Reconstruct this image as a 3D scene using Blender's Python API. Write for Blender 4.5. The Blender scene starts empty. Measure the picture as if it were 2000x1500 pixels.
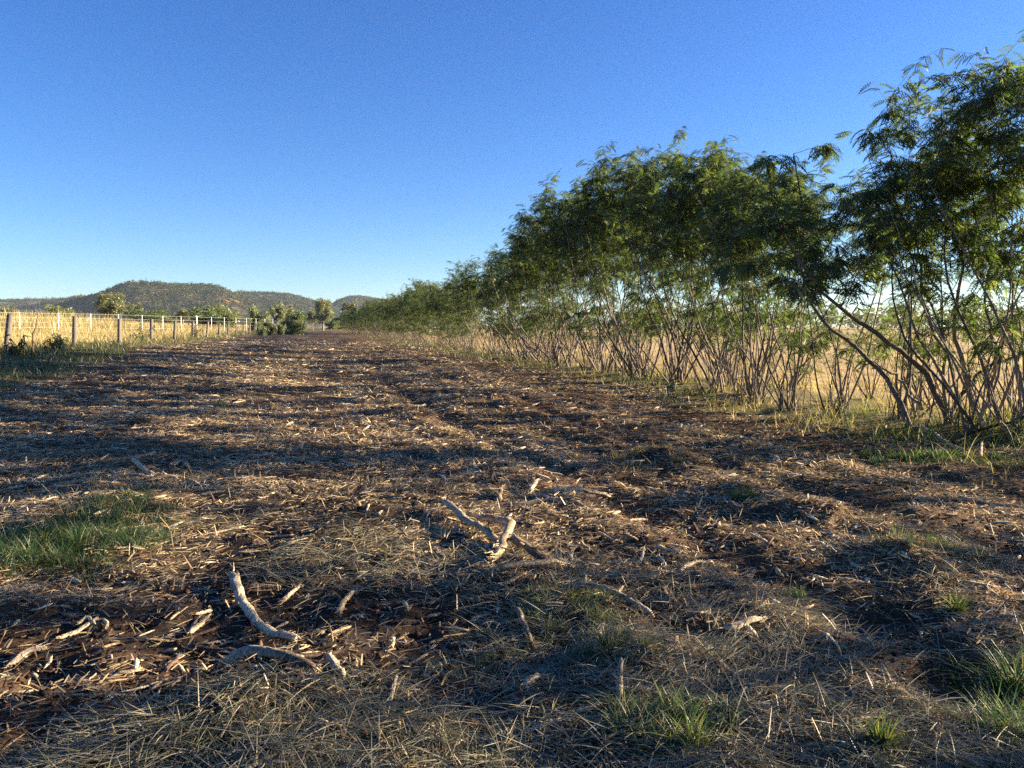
import bpy, math
import numpy as np

# ------------------------------------------------------------------ camera, sky, sun, exposure
SC = bpy.context.scene
COL = SC.collection
FPX, CX, CY, HOR = 1503.0, 1000.0, 750.0, 637.0          # measured on the 2000x1500 photograph
PITCH = math.atan((CY - HOR) / FPX)
CAMZ = 1.54
cam_d = bpy.data.cameras.new('camera')
cam_d.sensor_width = 36.0
cam_d.lens = 36.0 * FPX / 2000.0
cam_d.clip_start = 0.05
cam_d.clip_end = 9000.0
cam = bpy.data.objects.new('camera', cam_d)
COL.objects.link(cam)
cam.location = (0, 0, CAMZ)
cam.rotation_euler = (math.pi / 2 - PITCH, 0, 0)
SC.camera = cam

SUN_AZ, SUN_EL = math.radians(76.0), math.radians(13.0)   # azimuth to the right of the view direction (+Y)
w = bpy.data.worlds.new('World')
SC.world = w
w.use_nodes = True
nt = w.node_tree
bg = nt.nodes['Background']
sky = nt.nodes.new('ShaderNodeTexSky')
sky.sky_type = 'NISHITA'
sky.sun_disc = False
sky.sun_elevation = SUN_EL
sky.sun_rotation = SUN_AZ
sky.altitude = 100
sky.air_density = 0.9
sky.dust_density = 0.25
sky.ozone_density = 4.5
hsv = nt.nodes.new('ShaderNodeHueSaturation')
hsv.inputs["Saturation"].default_value = 1.14
hsv.inputs['Hue'].default_value = 0.513
nt.links.new(sky.outputs[0], hsv.inputs['Color'])
gam = nt.nodes.new('ShaderNodeGamma')
gam.inputs[1].default_value = 1.0
nt.links.new(hsv.outputs[0], gam.inputs[0])
nt.links.new(gam.outputs[0], bg.inputs[0])
bg.inputs[1].default_value = 0.050
sun_d = bpy.data.lights.new('sun', 'SUN')
sun_d.energy = 5.0
sun_d.angle = math.radians(0.6)
sun_d.color = (1.0, 0.83, 0.60)
sun = bpy.data.objects.new('sun', sun_d)
COL.objects.link(sun)
sun.location = (60, 30, 30)
sun.rotation_euler = (math.pi / 2 - SUN_EL, 0, -SUN_AZ + math.pi)
from mathutils import Vector
_s = Vector((math.sin(SUN_AZ) * math.cos(SUN_EL), math.cos(SUN_AZ) * math.cos(SUN_EL), math.sin(SUN_EL)))
sun.rotation_euler = _s.to_track_quat('Z', 'Y').to_euler()
SC.view_settings.view_transform = 'Standard'
SC.view_settings.look = 'None'
SC.view_settings.exposure = 2.32
SC.view_settings.gamma = 1.0
SC.view_settings.use_curve_mapping = False
cy = SC.cycles
cy.max_bounces = 6
cy.diffuse_bounces = 3
cy.glossy_bounces = 2
cy.transmission_bounces = 4
cy.volume_bounces = 1
cy.transparent_max_bounces = 4
cy.use_denoising = False
cy.sample_clamp_indirect = 6.0

# ------------------------------------------------------------------ helpers
RNG = np.random.default_rng(11)
def U(a, b, n=None): return RNG.uniform(a, b, n)

def _hash(ix, iy, seed):
    with np.errstate(over='ignore'):
        n = (ix.astype(np.int64) * 374761393 + iy.astype(np.int64) * 668265263 + seed * 144269504) & 0xffffffff
        n = ((n ^ (n >> 13)) * 1274126177) & 0xffffffff
        n = ((n ^ (n >> 16)) * 2246822519) & 0xffffffff
        n = n ^ (n >> 15)
    return n / 4294967295.0
def vnoise(x, y, seed=0):
    x = np.asarray(x, float); y = np.asarray(y, float)
    ix = np.floor(x); iy = np.floor(y)
    fx = x - ix; fy = y - iy
    fx = fx * fx * (3 - 2 * fx); fy = fy * fy * (3 - 2 * fy)
    a = _hash(ix, iy, seed); b = _hash(ix + 1, iy, seed)
    c = _hash(ix, iy + 1, seed); d = _hash(ix + 1, iy + 1, seed)
    return (a * (1 - fx) + b * fx) * (1 - fy) + (c * (1 - fx) + d * fx) * fy
def fbm(x, y, octv=4, seed=0):
    s = 0; amp = 0.5; tot = 0
    for k in range(octv):
        s = s + amp * vnoise(x * 2 ** k + 17.3 * k, y * 2 ** k - 9.1 * k, seed + k); tot += amp; amp *= 0.5
    return s / tot
def smooth(a, b, x):
    t = np.clip((np.asarray(x, float) - a) / (b - a), 0, 1)
    return t * t * (3 - 2 * t)

def tag(o, label=None, cat=None, group=None, kind=None):
    if label: o['label'] = label
    if cat: o['category'] = cat
    if group: o['group'] = group
    if kind: o['kind'] = kind
    return o

def np_mesh(name, V, Q=None, T=None, col=None, mat=None, smooth_=False):
    me = bpy.data.meshes.new(name)
    V = np.asarray(V, np.float32)
    nq = 0 if Q is None else len(Q); ntr = 0 if T is None else len(T)
    loops = np.concatenate([np.asarray(a, np.int32).ravel() for a in (Q, T) if a is not None and len(a)])
    tot = np.concatenate([np.full(nq, 4, np.int32), np.full(ntr, 3, np.int32)])
    st = np.concatenate([[0], np.cumsum(tot)[:-1]]).astype(np.int32)
    me.vertices.add(len(V)); me.vertices.foreach_set('co', V.ravel())
    me.loops.add(len(loops)); me.loops.foreach_set('vertex_index', loops)
    me.polygons.add(len(tot)); me.polygons.foreach_set('loop_start', st); me.polygons.foreach_set('loop_total', tot)
    if smooth_: me.polygons.foreach_set('use_smooth', np.ones(len(tot), bool))
    if col is not None:
        c = np.ones((len(V), 4), np.float32); c[:, :3] = np.asarray(col, np.float32)[:, :3]
        at = me.color_attributes.new('Col', 'FLOAT_COLOR', 'POINT'); at.data.foreach_set('color', c.ravel())
    me.update(calc_edges=True)
    if mat: me.materials.append(mat)
    return me
def link(name, me, parent=None, loc=None):
    o = bpy.data.objects.new(name, me); COL.objects.link(o)
    if loc is not None: o.location = loc
    if parent is not None: o.parent = parent
    return o
def empty(name, loc=(0, 0, 0), rz=0.0, sc=1.0):
    o = bpy.data.objects.new(name, None); COL.objects.link(o)
    o.location = loc; o.rotation_euler = (0, 0, rz); o.scale = (sc, sc, sc); o.empty_display_size = 0.2
    return o
def copy_tree(o, parent=None):
    c = o.copy(); COL.objects.link(c)
    if parent is not None: c.parent = parent
    for ch in list(o.children): copy_tree(ch, c)
    return c

class Acc:
    """collects pieces for one mesh"""
    def __init__(s): s.V = []; s.Q = []; s.T = []; s.C = []; s.n = 0
    def add(s, V, Q=None, T=None, C=None):
        V = np.asarray(V, float)
        if Q is not None and len(Q): s.Q.append(np.asarray(Q) + s.n)
        if T is not None and len(T): s.T.append(np.asarray(T) + s.n)
        s.V.append(V)
        if C is None: C = np.full((len(V), 3), 0.5)
        C = np.asarray(C, float)
        if C.ndim == 1: C = np.tile(C, (len(V), 1))
        s.C.append(C); s.n += len(V)
    def tube(s, P, R, sides=6, C=None, cap=True, squash=None, jit=0.0):
        P = np.asarray(P, float); R = np.asarray(R, float); n = len(P)
        tg = np.gradient(P, axis=0); tg /= np.linalg.norm(tg, axis=1)[:, None] + 1e-9
        ref = np.array([0, 0, 1.0]) if abs(tg[:, 2]).mean() < 0.8 else np.array([1.0, 0.1, 0])
        a = np.cross(tg, ref); a /= np.linalg.norm(a, axis=1)[:, None] + 1e-9
        b = np.cross(a, tg)
        th = np.arange(sides) * 2 * np.pi / sides
        rr = R[:, None] * (1 + (jit * U(-1, 1, (n, sides)) if jit else 0)) * np.ones((1, sides))
        ring = P[:, None, :] + rr[..., None] * (np.cos(th)[None, :, None] * a[:, None, :] + np.sin(th)[None, :, None] * b[:, None, :] * (squash or 1))
        V = ring.reshape(-1, 3)
        i = np.arange(n - 1)[:, None] * sides; j = np.arange(sides)[None, :]; j2 = (j + 1) % sides
        Q = np.stack([i + j, i + j2, i + sides + j2, i + sides + j], -1).reshape(-1, 4)
        T = None
        if cap:
            V = np.vstack([V, P[:1], P[-1:]])
            j = np.arange(sides); j2 = (j + 1) % sides; k = n * sides
            T = np.vstack([np.stack([np.full(sides, k), j2, j], -1), np.stack([np.full(sides, k + 1), (n - 1) * sides + j, (n - 1) * sides + j2], -1)])
        if C is not None:
            C = np.asarray(C, float)
            if C.ndim == 2 and len(C) == n:
                C = np.repeat(C, sides, 0)
                if cap: C = np.vstack([C, C[:1], C[-1:]])
        s.add(V, Q, T, C)
    def mesh(s, name, mat, smooth_=False):
        return np_mesh(name, np.vstack(s.V), np.vstack(s.Q) if s.Q else None, np.vstack(s.T) if s.T else None, np.vstack(s.C), mat, smooth_)

# ------------------------------------------------------------------ materials
def new_mat(name):
    m = bpy.data.materials.new(name); m.use_nodes = True
    t = m.node_tree
    for n in list(t.nodes): t.nodes.remove(n)
    out = t.nodes.new('ShaderNodeOutputMaterial')
    return m, t, out
def node(t, kind, **kw):
    n = t.nodes.new(kind)
    for k, v in kw.items():
        if k in n.inputs: n.inputs[k].default_value = v
        else: setattr(n, k, v)
    return n
def leafy(name, tint, trans, gloss=0.05, rough=0.5, var=0.0):
    """thin leaf: diffuse reflection plus light shining through"""
    m, t, out = new_mat(name); L = t.links.new
    at = node(t, 'ShaderNodeVertexColor', layer_name='Col')
    df = node(t, 'ShaderNodeBsdfDiffuse'); tr = node(t, 'ShaderNodeBsdfTranslucent'); gl = node(t, 'ShaderNodeBsdfGlossy', Roughness=rough)
    mul = node(t, 'ShaderNodeMix', data_type='RGBA', blend_type='MULTIPLY'); mul.inputs[0].default_value = 1
    L(at.outputs[0], mul.inputs[6]); mul.inputs[7].default_value = (*tint, 1)
    L(at.outputs[0], df.inputs[0]); L(mul.outputs[2], tr.inputs[0])
    gl.inputs[0].default_value = (0.9, 0.9, 0.9, 1)
    mx = node(t, 'ShaderNodeMixShader'); mx.inputs[0].default_value = trans
    L(df.outputs[0], mx.inputs[1]); L(tr.outputs[0], mx.inputs[2])
    m2 = node(t, 'ShaderNodeMixShader'); m2.inputs[0].default_value = gloss
    L(mx.outputs[0], m2.inputs[1]); L(gl.outputs[0], m2.inputs[2]); L(m2.outputs[0], out.inputs[0])
    return m
M_LEAF = leafy('leaf', (2.4, 2.45, 0.85), 0.42, 0.03)
M_GUM = leafy('gum_leaf', (1.6, 1.7, 0.9), 0.3, 0.05)
M_WOODS = leafy('woodland_leaf', (1.2, 1.2, .9), 0.2, 0.0)
M_GRASS = leafy('grass', (1.3, 1.35, 0.8), 0.38, 0.04)
M_STRAW = leafy('straw', (1.05, 1.0, 0.9), 0.18, 0.04, 0.45)

def rough_mat(name, scale=(30, 30, 4), amp=0.55, bump=0.4, rough=0.85, coords='Object', spec=0.2):
    """vertex colour broken up by stretched noise, with bump"""
    m, t, out = new_mat(name); L = t.links.new
    at = node(t, 'ShaderNodeVertexColor', layer_name='Col')
    tc = node(t, 'ShaderNodeTexCoord'); mp = node(t, 'ShaderNodeMapping'); mp.inputs['Scale'].default_value = scale
    L(tc.outputs[coords], mp.inputs[0])
    nz = node(t, 'ShaderNodeTexNoise', Scale=1.0, Detail=6.0, Roughness=0.65); L(mp.outputs[0], nz.inputs['Vector'])
    mr = node(t, 'ShaderNodeMapRange'); mr.inputs[1].default_value = 0.3; mr.inputs[2].default_value = 0.7
    mr.inputs[3].default_value = 1 - amp; mr.inputs[4].default_value = 1 + amp
    L(nz.outputs[0], mr.inputs[0])
    mul = node(t, 'ShaderNodeVectorMath', operation='SCALE'); L(at.outputs[0], mul.inputs[0]); L(mr.outputs[0], mul.inputs['Scale'])
    bs = node(t, 'ShaderNodeBsdfPrincipled'); bs.inputs['Roughness'].default_value = rough
    bs.inputs['Specular IOR Level'].default_value = spec
    L(mul.outputs[0], bs.inputs['Base Color'])
    bp = node(t, 'ShaderNodeBump'); bp.inputs['Strength'].default_value = bump; bp.inputs['Distance'].default_value = 0.01
    L(nz.outputs[0], bp.inputs['Height']); L(bp.outputs[0], bs.inputs['Normal']); L(bs.outputs[0], out.inputs[0])
    return m
M_BARK = rough_mat('bark', (60, 60, 12), 0.5, 0.5)
M_WOOD = rough_mat('split_wood', (60, 60, 60), 0.72, 1.0)
M_POST = rough_mat('weathered_post', (40, 40, 3), 0.5, 0.8)
M_POD = rough_mat('pod', (80, 80, 80), 0.3, 0.1, 0.85, spec=0.05)
M_PAINT = rough_mat('white_paint', (10, 10, 3), 0.06, 0.05, 0.5)
M_WIRE = rough_mat('wire', (5, 5, 5), 0.2, 0.0, 0.5)
M_CLOD = rough_mat('soil_clod', (40, 40, 40), 0.6, 1.0, 1.0, spec=0.05)
M_HILL = rough_mat('hill_ground', (0.05, 0.05, 0.05), 0.45, 0.0, 1.0, spec=0.0)

def ground_mat():
    m, t, out = new_mat('ground_soil'); L = t.links.new
    at = node(t, 'ShaderNodeVertexColor', layer_name='Col')
    lit = node(t, 'ShaderNodeAttribute', attribute_name='litter')
    tc = node(t, 'ShaderNodeTexCoord')
    # soil grain
    n1 = node(t, 'ShaderNodeTexNoise', Scale=9.0, Detail=9.0, Roughness=0.72); L(tc.outputs['Object'], n1.inputs['Vector'])
    r1 = node(t, 'ShaderNodeMapRange'); r1.inputs[1].default_value = 0.3; r1.inputs[2].default_value = 0.7; r1.inputs[3].default_value = 0.45; r1.inputs[4].default_value = 1.6
    L(n1.outputs[0], r1.inputs[0])
    sc = node(t, 'ShaderNodeVectorMath', operation='SCALE'); L(at.outputs[0], sc.inputs[0]); L(r1.outputs[0], sc.inputs['Scale'])
    # chopped straw between the modelled pieces
    n2 = node(t, 'ShaderNodeTexNoise', Scale=34.0, Detail=5.0, Roughness=0.8, Distortion=1.6); L(tc.outputs['Object'], n2.inputs['Vector'])
    n3 = node(t, 'ShaderNodeTexNoise', Scale=1.1, Detail=5.0, Roughness=0.65); L(tc.outputs['Object'], n3.inputs['Vector'])
    ad = node(t, 'ShaderNodeMath', operation='MULTIPLY_ADD'); L(n3.outputs[0], ad.inputs[0]); ad.inputs[1].default_value = 0.55; L(n2.outputs[0], ad.inputs[2])
    r2 = node(t, 'ShaderNodeMapRange'); r2.inputs[1].default_value = 0.70; r2.inputs[2].default_value = 0.90
    L(ad.outputs[0], r2.inputs[0])
    ml = node(t, 'ShaderNodeMath', operation='MULTIPLY'); L(r2.outputs[0], ml.inputs[0]); L(lit.outputs['Fac'], ml.inputs[1])
    cr = node(t, 'ShaderNodeValToRGB'); L(n1.outputs[0], cr.inputs[0])
    e = cr.color_ramp.elements; e[0].position = 0.35; e[0].color = (0.15, 0.10, 0.06, 1); e[1].position = 0.65; e[1].color = (0.50, 0.37, 0.21, 1)
    mx = node(t, 'ShaderNodeMix', data_type='RGBA'); L(ml.outputs[0], mx.inputs[0]); L(sc.outputs[0], mx.inputs[6]); L(cr.outputs[0], mx.inputs[7])
    bs = node(t, 'ShaderNodeBsdfPrincipled'); bs.inputs['Roughness'].default_value = 0.95; bs.inputs['Specular IOR Level'].default_value = 0.08
    L(mx.outputs[2], bs.inputs['Base Color'])
    bp = node(t, 'ShaderNodeBump'); bp.inputs['Strength'].default_value = 0.9; bp.inputs['Distance'].default_value = 0.03
    L(n1.outputs[0], bp.inputs['Height']); L(bp.outputs[0], bs.inputs['Normal']); L(bs.outputs[0], out.inputs[0])
    return m
M_GROUND = ground_mat()

# ------------------------------------------------------------------ layout: the tree row, the strip beside it, the terrain
P0 = np.array([6.6, 10.2]); DROW = np.array([-0.251, 0.968]); DROW /= np.linalg.norm(DROW)
NROW = np.array([-DROW[1], DROW[0]])                        # points from the row to the left, over the strip
def uv(x, y):
    dx = np.asarray(x, float) - P0[0]; dy = np.asarray(y, float) - P0[1]
    return dx * NROW[0] + dy * NROW[1], dx * DROW[0] + dy * DROW[1]
def from_uv(u, v): return P0[0] + u * NROW[0] + v * DROW[0], P0[1] + u * NROW[1] + v * DROW[1]
def base_z(x, y):
    u, v = uv(x, y)
    rise = 0.06 * 1.5 * np.logaddexp(0, (np.minimum(u, 300) - 10) / 1.5)
    z = 2.3 * np.tanh(rise / 2.3)
    return z + 0.10 * np.exp(-(u / 0.9) ** 2) * (v < 230)
def ray(px, py):
    a = (px - CX) / FPX; b = (CY - py) / FPX
    return np.array([a, math.cos(PITCH) + b * math.sin(PITCH), -math.sin(PITCH) + b * math.cos(PITCH)])
def gp(px, py):
    """point of the terrain seen at a pixel of the photograph"""
    d = ray(px, py); lo, hi = 1.0, 900.0
    for _ in range(60):
        m = (lo + hi) / 2
        if CAMZ + d[2] * m > base_z(d[0] * m, d[1] * m): lo = m
        else: hi = m
    return np.array([d[0] * lo, d[1] * lo])
def at(px, py, Y):
    """point at depth Y seen at a pixel"""
    d = ray(px, py); t = Y / d[1]
    return np.array([d[0] * t, Y, CAMZ + d[2] * t])
MOUNDS = []
for px, py, r, h in [(1525, 1000, .16, .13), (1610, 1012, .2, .12), (1830, 1020, .35, .08), (1790, 1100, .35, .08), (1480, 1085, .3, .06),
                     (1850, 1345, .22, -.14), (1700, 1200, .3, -.07), (1900, 1260, .3, .06), (1120, 1200, .3, .06), (1250, 1290, .28, .07), (960, 1120, .4, .05),
                     (820, 1215, .3, -.07), (560, 1330, .4, .05), (200, 1000, .6, .08), (1000, 790, 1.2, .12), (1200, 870, .8, -.08), (770, 930, .6, -.06),
                     (400, 1420, .4, .06), (80, 1290, .4, -.05), (1320, 890, .6, .1), (1340, 760, .8, .12), (520, 690, 3, .15), (780, 690, 2.5, -.1)]:
    g = gp(px, py); MOUNDS.append((g[0], g[1], r, h))
def strip_edge(v): return 16.8 + 1.6 * (vnoise(v / 9.0, v * 0 + 3.3, 5) - .5) * 2
def row_edge(v): return 0.9 + 1.3 * vnoise(v / 5.0, v * 0 + 7.7, 6)
def cleared(x, y):
    u, v = uv(x, y)
    n = (vnoise(x * 1.3, y * 1.3, 21) - .5) * 1.6
    return smooth(row_edge(v) - 0.8, row_edge(v) + 0.5, u + n) * (1 - smooth(strip_edge(v) - 1, strip_edge(v) + 1, u + n)) * (1 - smooth(205, 225, v))
def gz(x, y):
    x = np.asarray(x, float); y = np.asarray(y, float)
    z = base_z(x, y); r = np.hypot(x, y); c = cleared(x, y)
    near = 1 - smooth(18, 45, r)
    z = z + (fbm(x / 3.5, y / 3.5, 3, 31) - .5) * .16
    z = z + near * ((fbm(x * 1.6, y * 1.6, 3, 41) - .5) * .13 + (fbm(x * 7, y * 7, 3, 51) - .5) * (.03 + .03 * c))
    u, v = uv(x, y)
    for uc, dep, wd in ((4.6, -.05, .22), (6.5, -.05, .22), (3.0, -.03, .3)):        # wheel tracks of the mulcher
        uu = u - uc - .5 * np.sin(v / 7.0)
        z = z + dep * c * np.exp(-(uu / wd) ** 2) - dep * .5 * c * np.exp(-((uu - .45) / wd) ** 2)
    for mx, my, mr, mh in MOUNDS:
        d2 = ((x - mx) ** 2 + (y - my) ** 2) / (mr * mr)
        z = z + mh * np.exp(-d2) * (.6 + .8 * vnoise(x * 9, y * 9, 61))
    return z
def straw_density(x, y):
    """0..1, how much chopped straw and wood lies on the soil"""
    u, v = uv(x, y)
    a = fbm(x * .55, y * .55, 4, 71); b = fbm(x * 1.9, y * 1.9, 3, 81); e = fbm(u * 1.1 + .4 * np.sin(v / 5.0), v * .16, 3, 75)
    s = smooth(.36, .60, a * .4 + b * .3 + e * .3)
    for uc, wd in ((4.6, .5), (6.5, .35), (2.4, .55)):
        uu = u - uc - .5 * np.sin(v / 7.0)
        s = s * (1 - .92 * np.exp(-(uu / wd) ** 2) * smooth(.2, .5, vnoise(x * .7, y * .7, 91)))
    for px_, py_, r_, k_ in BARE:
        s = s * (1 - k_ * np.exp(-((x - px_) ** 2 + (y - py_) ** 2) / r_ ** 2))
    return np.clip(s, 0, 1)
BARE = []
for px, py, r, k in [(530, 1318, .20, .95), (460, 1300, .15, .9), (600, 1330, .15, .9), (510, 1220, .18, .9), (980, 1070, .25, .6), (1030, 1140, .2, .8), (1230, 1188, .2, .8), (1450, 1238, .14, .8),
                     (150, 1190, .5, .8), (650, 1200, .5, .85), (430, 1180, .35, .7), (300, 1330, .35, .7), (800, 1310, .3, .6), (60, 1330, .3, .6), (1150, 1040, .5, .9), (1320, 1060, .5, .7), (1750, 1230, .45, .95), (1820, 1330, .3, 1), (780, 980, .9, .7), (830, 1200, .35, .9), (640, 1210, .5, .7), (300, 1210, .5, .6),
                     (130, 1240, .4, .7), (1250, 850, 1.3, .8), (430, 870, 1.5, .5), (600, 1000, .9, .5), (200, 690, 4, .7), (750, 690, 5, .7), (480, 690, 5, .6), (1450, 1010, .5, .6)]:
    g = gp(px, py); BARE.append((g[0], g[1], r, k))

# ------------------------------------------------------------------ ground sheet
def build_ground():
    fr = np.radians(np.arange(-48, 48.01, 0.24)); bk = np.radians(np.arange(51, 309.1, 3.0))
    ang = np.concatenate([fr, bk]); na = len(ang)
    rad = [0.5]
    while rad[-1] < 60: rad.append(rad[-1] * 1.0125 + .002)
    while rad[-1] < 2900: rad.append(rad[-1] * 1.05)
    rad = np.array(rad); nr = len(rad)
    A, R = np.meshgrid(ang, rad)
    X = (np.sin(A) * R).ravel(); Y = (np.cos(A) * R).ravel()
    Z = gz(X, Y)
    V = np.vstack([np.column_stack([X, Y, Z]), [[0, 0, float(gz(0., 0.))]]])
    i = np.arange(nr - 1)[:, None] * na; j = np.arange(na)[None, :]; j2 = (j + 1) % na
    Q = np.stack([i + j, i + na + j, i + na + j2, i + j2], -1).reshape(-1, 4)
    j = np.arange(na); T = np.stack([np.full(na, nr * na), j, (j + 1) % na], -1)
    x, y = V[:, 0], V[:, 1]
    u, v = uv(x, y); c = cleared(x, y)[:, None]
    red = smooth(.45, .7, fbm(x * .4, y * .4, 3, 101))[:, None]
    tr = 0
    for uc, wd in ((4.6, .55), (6.5, .4), (2.4, .6)):
        tr = np.maximum(tr, np.exp(-((u - uc - .5 * np.sin(v / 7.0)) / wd) ** 2))
    red = np.clip(red * .5 + tr[:, None] * .55, 0, 1)
    soil = np.array([.034, .025, .019]) * (1 - red) + np.array([.125, .066, .036]) * red
    dry = fbm(x * .15, y * .15, 3, 111)[:, None]
    verge = np.array([.07, .075, .03]) * (1 - dry) + np.array([.20, .16, .07]) * dry
    lf = np.array([.34, .25, .10]) * (.7 + .6 * dry); rf = np.array([.44, .31, .15]) * (.6 + .8 * dry)
    side = smooth(-1.5, -4.0, u)[:, None] if False else (1 - smooth(-4.0, -1.2, u))[:, None]
    left = smooth(19.5, 22.5, u)[:, None]
    oth = verge * (1 - left) + lf * left; oth = oth * (1 - side) + rf * side
    Cc = soil * c + oth * (1 - c)
    me = np_mesh('ground', V, Q, T, Cc, M_GROUND, True)
    la = me.attributes.new('litter', 'FLOAT', 'POINT')
    la.data.foreach_set('value', ((.10 + .90 * straw_density(x, y)) * cleared(x, y)).astype(np.float32))
    tag(link('ground', me), kind='structure')
build_ground()

# ------------------------------------------------------------------ blades and straws (vectorised ribbons)
def ribbons(P, D, L, W, bend, C, nseg=2, tip=0.25, roll=None):
    """N ribbons starting at P, heading D (unit), length L, width W, bend = drop of the tip in lengths"""
    N = len(P); D = D / (np.linalg.norm(D, axis=1)[:, None] + 1e-9)
    up = np.array([0, 0, 1.0])
    S = np.cross(D, up); ln = np.linalg.norm(S, axis=1)
    az = U(0, 2 * np.pi, N); alt = np.column_stack([np.cos(az), np.sin(az), np.zeros(N)])
    S = np.where((ln < .35)[:, None], alt, S / (ln[:, None] + 1e-9))
    if roll is not None:
        Nn = np.cross(S, D); S = S * np.cos(roll)[:, None] + Nn * np.sin(roll)[:, None]
    hz = D.copy(); hz[:, 2] = 0; hl = np.linalg.norm(hz, axis=1)[:, None]
    hz = np.where(hl > .05, hz / (hl + 1e-9), np.column_stack([-np.sin(az), np.cos(az), np.zeros(N)]))
    rows = []
    for k in range(nseg + 1):
        t = k / nseg
        c = P + D * (L * t)[:, None] + (hz * .6 - up * .8) * (bend * L * t * t)[:, None]
        wd = W * (1 - (1 - tip) * t ** 1.5) * (.75 if k == 0 else 1)
        rows.append(c - S * (wd / 2)[:, None]); rows.append(c + S * (wd / 2)[:, None])
    V = np.stack(rows, 1)                                   # N, 2(nseg+1), 3
    m = 2 * (nseg + 1)
    q = np.array([[2 * k, 2 * k + 1, 2 * k + 3, 2 * k + 2] for k in range(nseg)])
    Q = (np.arange(N)[:, None, None] * m + q[None]).reshape(-1, 4)
    return V.reshape(-1, 3), Q, np.repeat(C, m, 0)
def palette(n, cols, wts, var=.25):
    cols = np.array(cols); k = RNG.choice(len(cols), n, p=np.array(wts) / sum(wts))
    return cols[k] * U(1 - var, 1 + var, n)[:, None]
def lod_points(n, y0, y1, s0, s1, p=1.0):
    """points in front of the viewer, thinning with distance (p: 1 = log-uniform in depth)"""
    t = U(0, 1, n)
    Y = y0 * (y1 / y0) ** (t ** (1 / p)); return Y * U(s0, s1, n), Y

PALE = (.68, .51, .28); MID = (.52, .37, .19); GREY = (.38, .31, .20); DARK = (.075, .05, .034); GGREY = (.25, .235, .13); RED = (.33, .185, .09)
# short chopped straw lying on the strip
def build_straw():
    x, y = lod_points(520000, 2.1, 80, -.88, .88, 1.12)
    c = cleared(x, y); d = straw_density(x, y)
    u, v = uv(x, y)
    pr = c * (.16 + .30 * smooth(3.5, 8, y) + .9 * d) + (1 - c) * .12 * ((u > -1) & (u < 18))
    k = U(0, 1, len(x)) < pr
    x, y, d = x[k], y[k], d[k]; n = len(x)
    z = gz(x, y)
    a = U(0, 2 * np.pi, n); el = np.abs(RNG.normal(0, .20, n)) - .05
    el = np.where(U(0, 1, n) < .05, U(.4, 1.2, n), el)
    D = np.column_stack([np.cos(a) * np.cos(el), np.sin(a) * np.cos(el), np.sin(el)])
    g = 1 + y * .035
    L = (.022 + .085 * U(0, 1, n) ** 1.5) * np.minimum(g, 2.2); W = (.0024 + .0040 * U(0, 1, n) ** 2) * (1 + y * .20)
    C = palette(n, [PALE, MID, GREY, DARK, GGREY, RED], [.24, .30, .20, .10, .09, .07])
    C = C * (.68 + .5 * d)[:, None]
    P = np.column_stack([x, y, z + U(.002, .022, n)]) - D * (L * .5)[:, None] * np.array([1, 1, .3])
    V, Q, CC = ribbons(P, D, L, W, U(-.02, .22, n), C, 2, .5, U(-.7, .7, n))
    tag(link('chopped_straw', np_mesh('chopped_straw', V, Q, None, CC, M_STRAW)), 'pale chopped straw and stalk litter covering the dark soil of the cleared strip', 'straw litter', None, 'stuff')
build_straw()
# long limp dead grass in the nearest ground, grey-green
def build_dead_grass():
    x, y = lod_points(120000, 1.9, 9.5, -.9, .9, .8)
    f = fbm(x * 1.1, y * 1.1, 3, 121); ye = 3.05 + 1.1 * smooth(-.4, .5, x); e = smooth(.45, .60, f + .24 * (1 - smooth(ye - .5, ye + .5, y)) - .06)
    e = e * (1 - np.max([kk * np.exp(-((x - a) ** 2 + (y - b) ** 2) / r ** 2) for a, b, r, kk in BARE], 0)) * cleared(x, y)
    k = U(0, 1, len(x)) < e
    x, y = x[k], y[k]; n = len(x); z = gz(x, y)
    a = U(0, 2 * np.pi, n) ; a = np.where(U(0, 1, n) < .5, a, fbm(x, y, 2, 131) * 9 + RNG.normal(0, .5, n))
    el = np.abs(RNG.normal(.12, .28, n))
    D = np.column_stack([np.cos(a) * np.cos(el), np.sin(a) * np.cos(el), np.sin(el)])
    L = U(.06, .20, n); W = U(.0018, .0042, n) * (1 + .07 * y)
    C = palette(n, [(.20, .195, .135), (.26, .23, .155), (.11, .125, .065), (.36, .30, .19), (.08, .065, .045)], [.32, .25, .2, .13, .1])
    V, Q, CC = ribbons(np.column_stack([x, y, z + U(0, .03, n)]), D, L, W, U(0, .45, n), C, 3, .2, U(-.8, .8, n))
    tag(link('dead_grass_mat', np_mesh('dead_grass_mat', V, Q, None, CC, M_STRAW)), 'limp grey-green mown grass lying in mats on the nearest ground', 'mown grass', None, 'stuff')
build_dead_grass()
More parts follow.
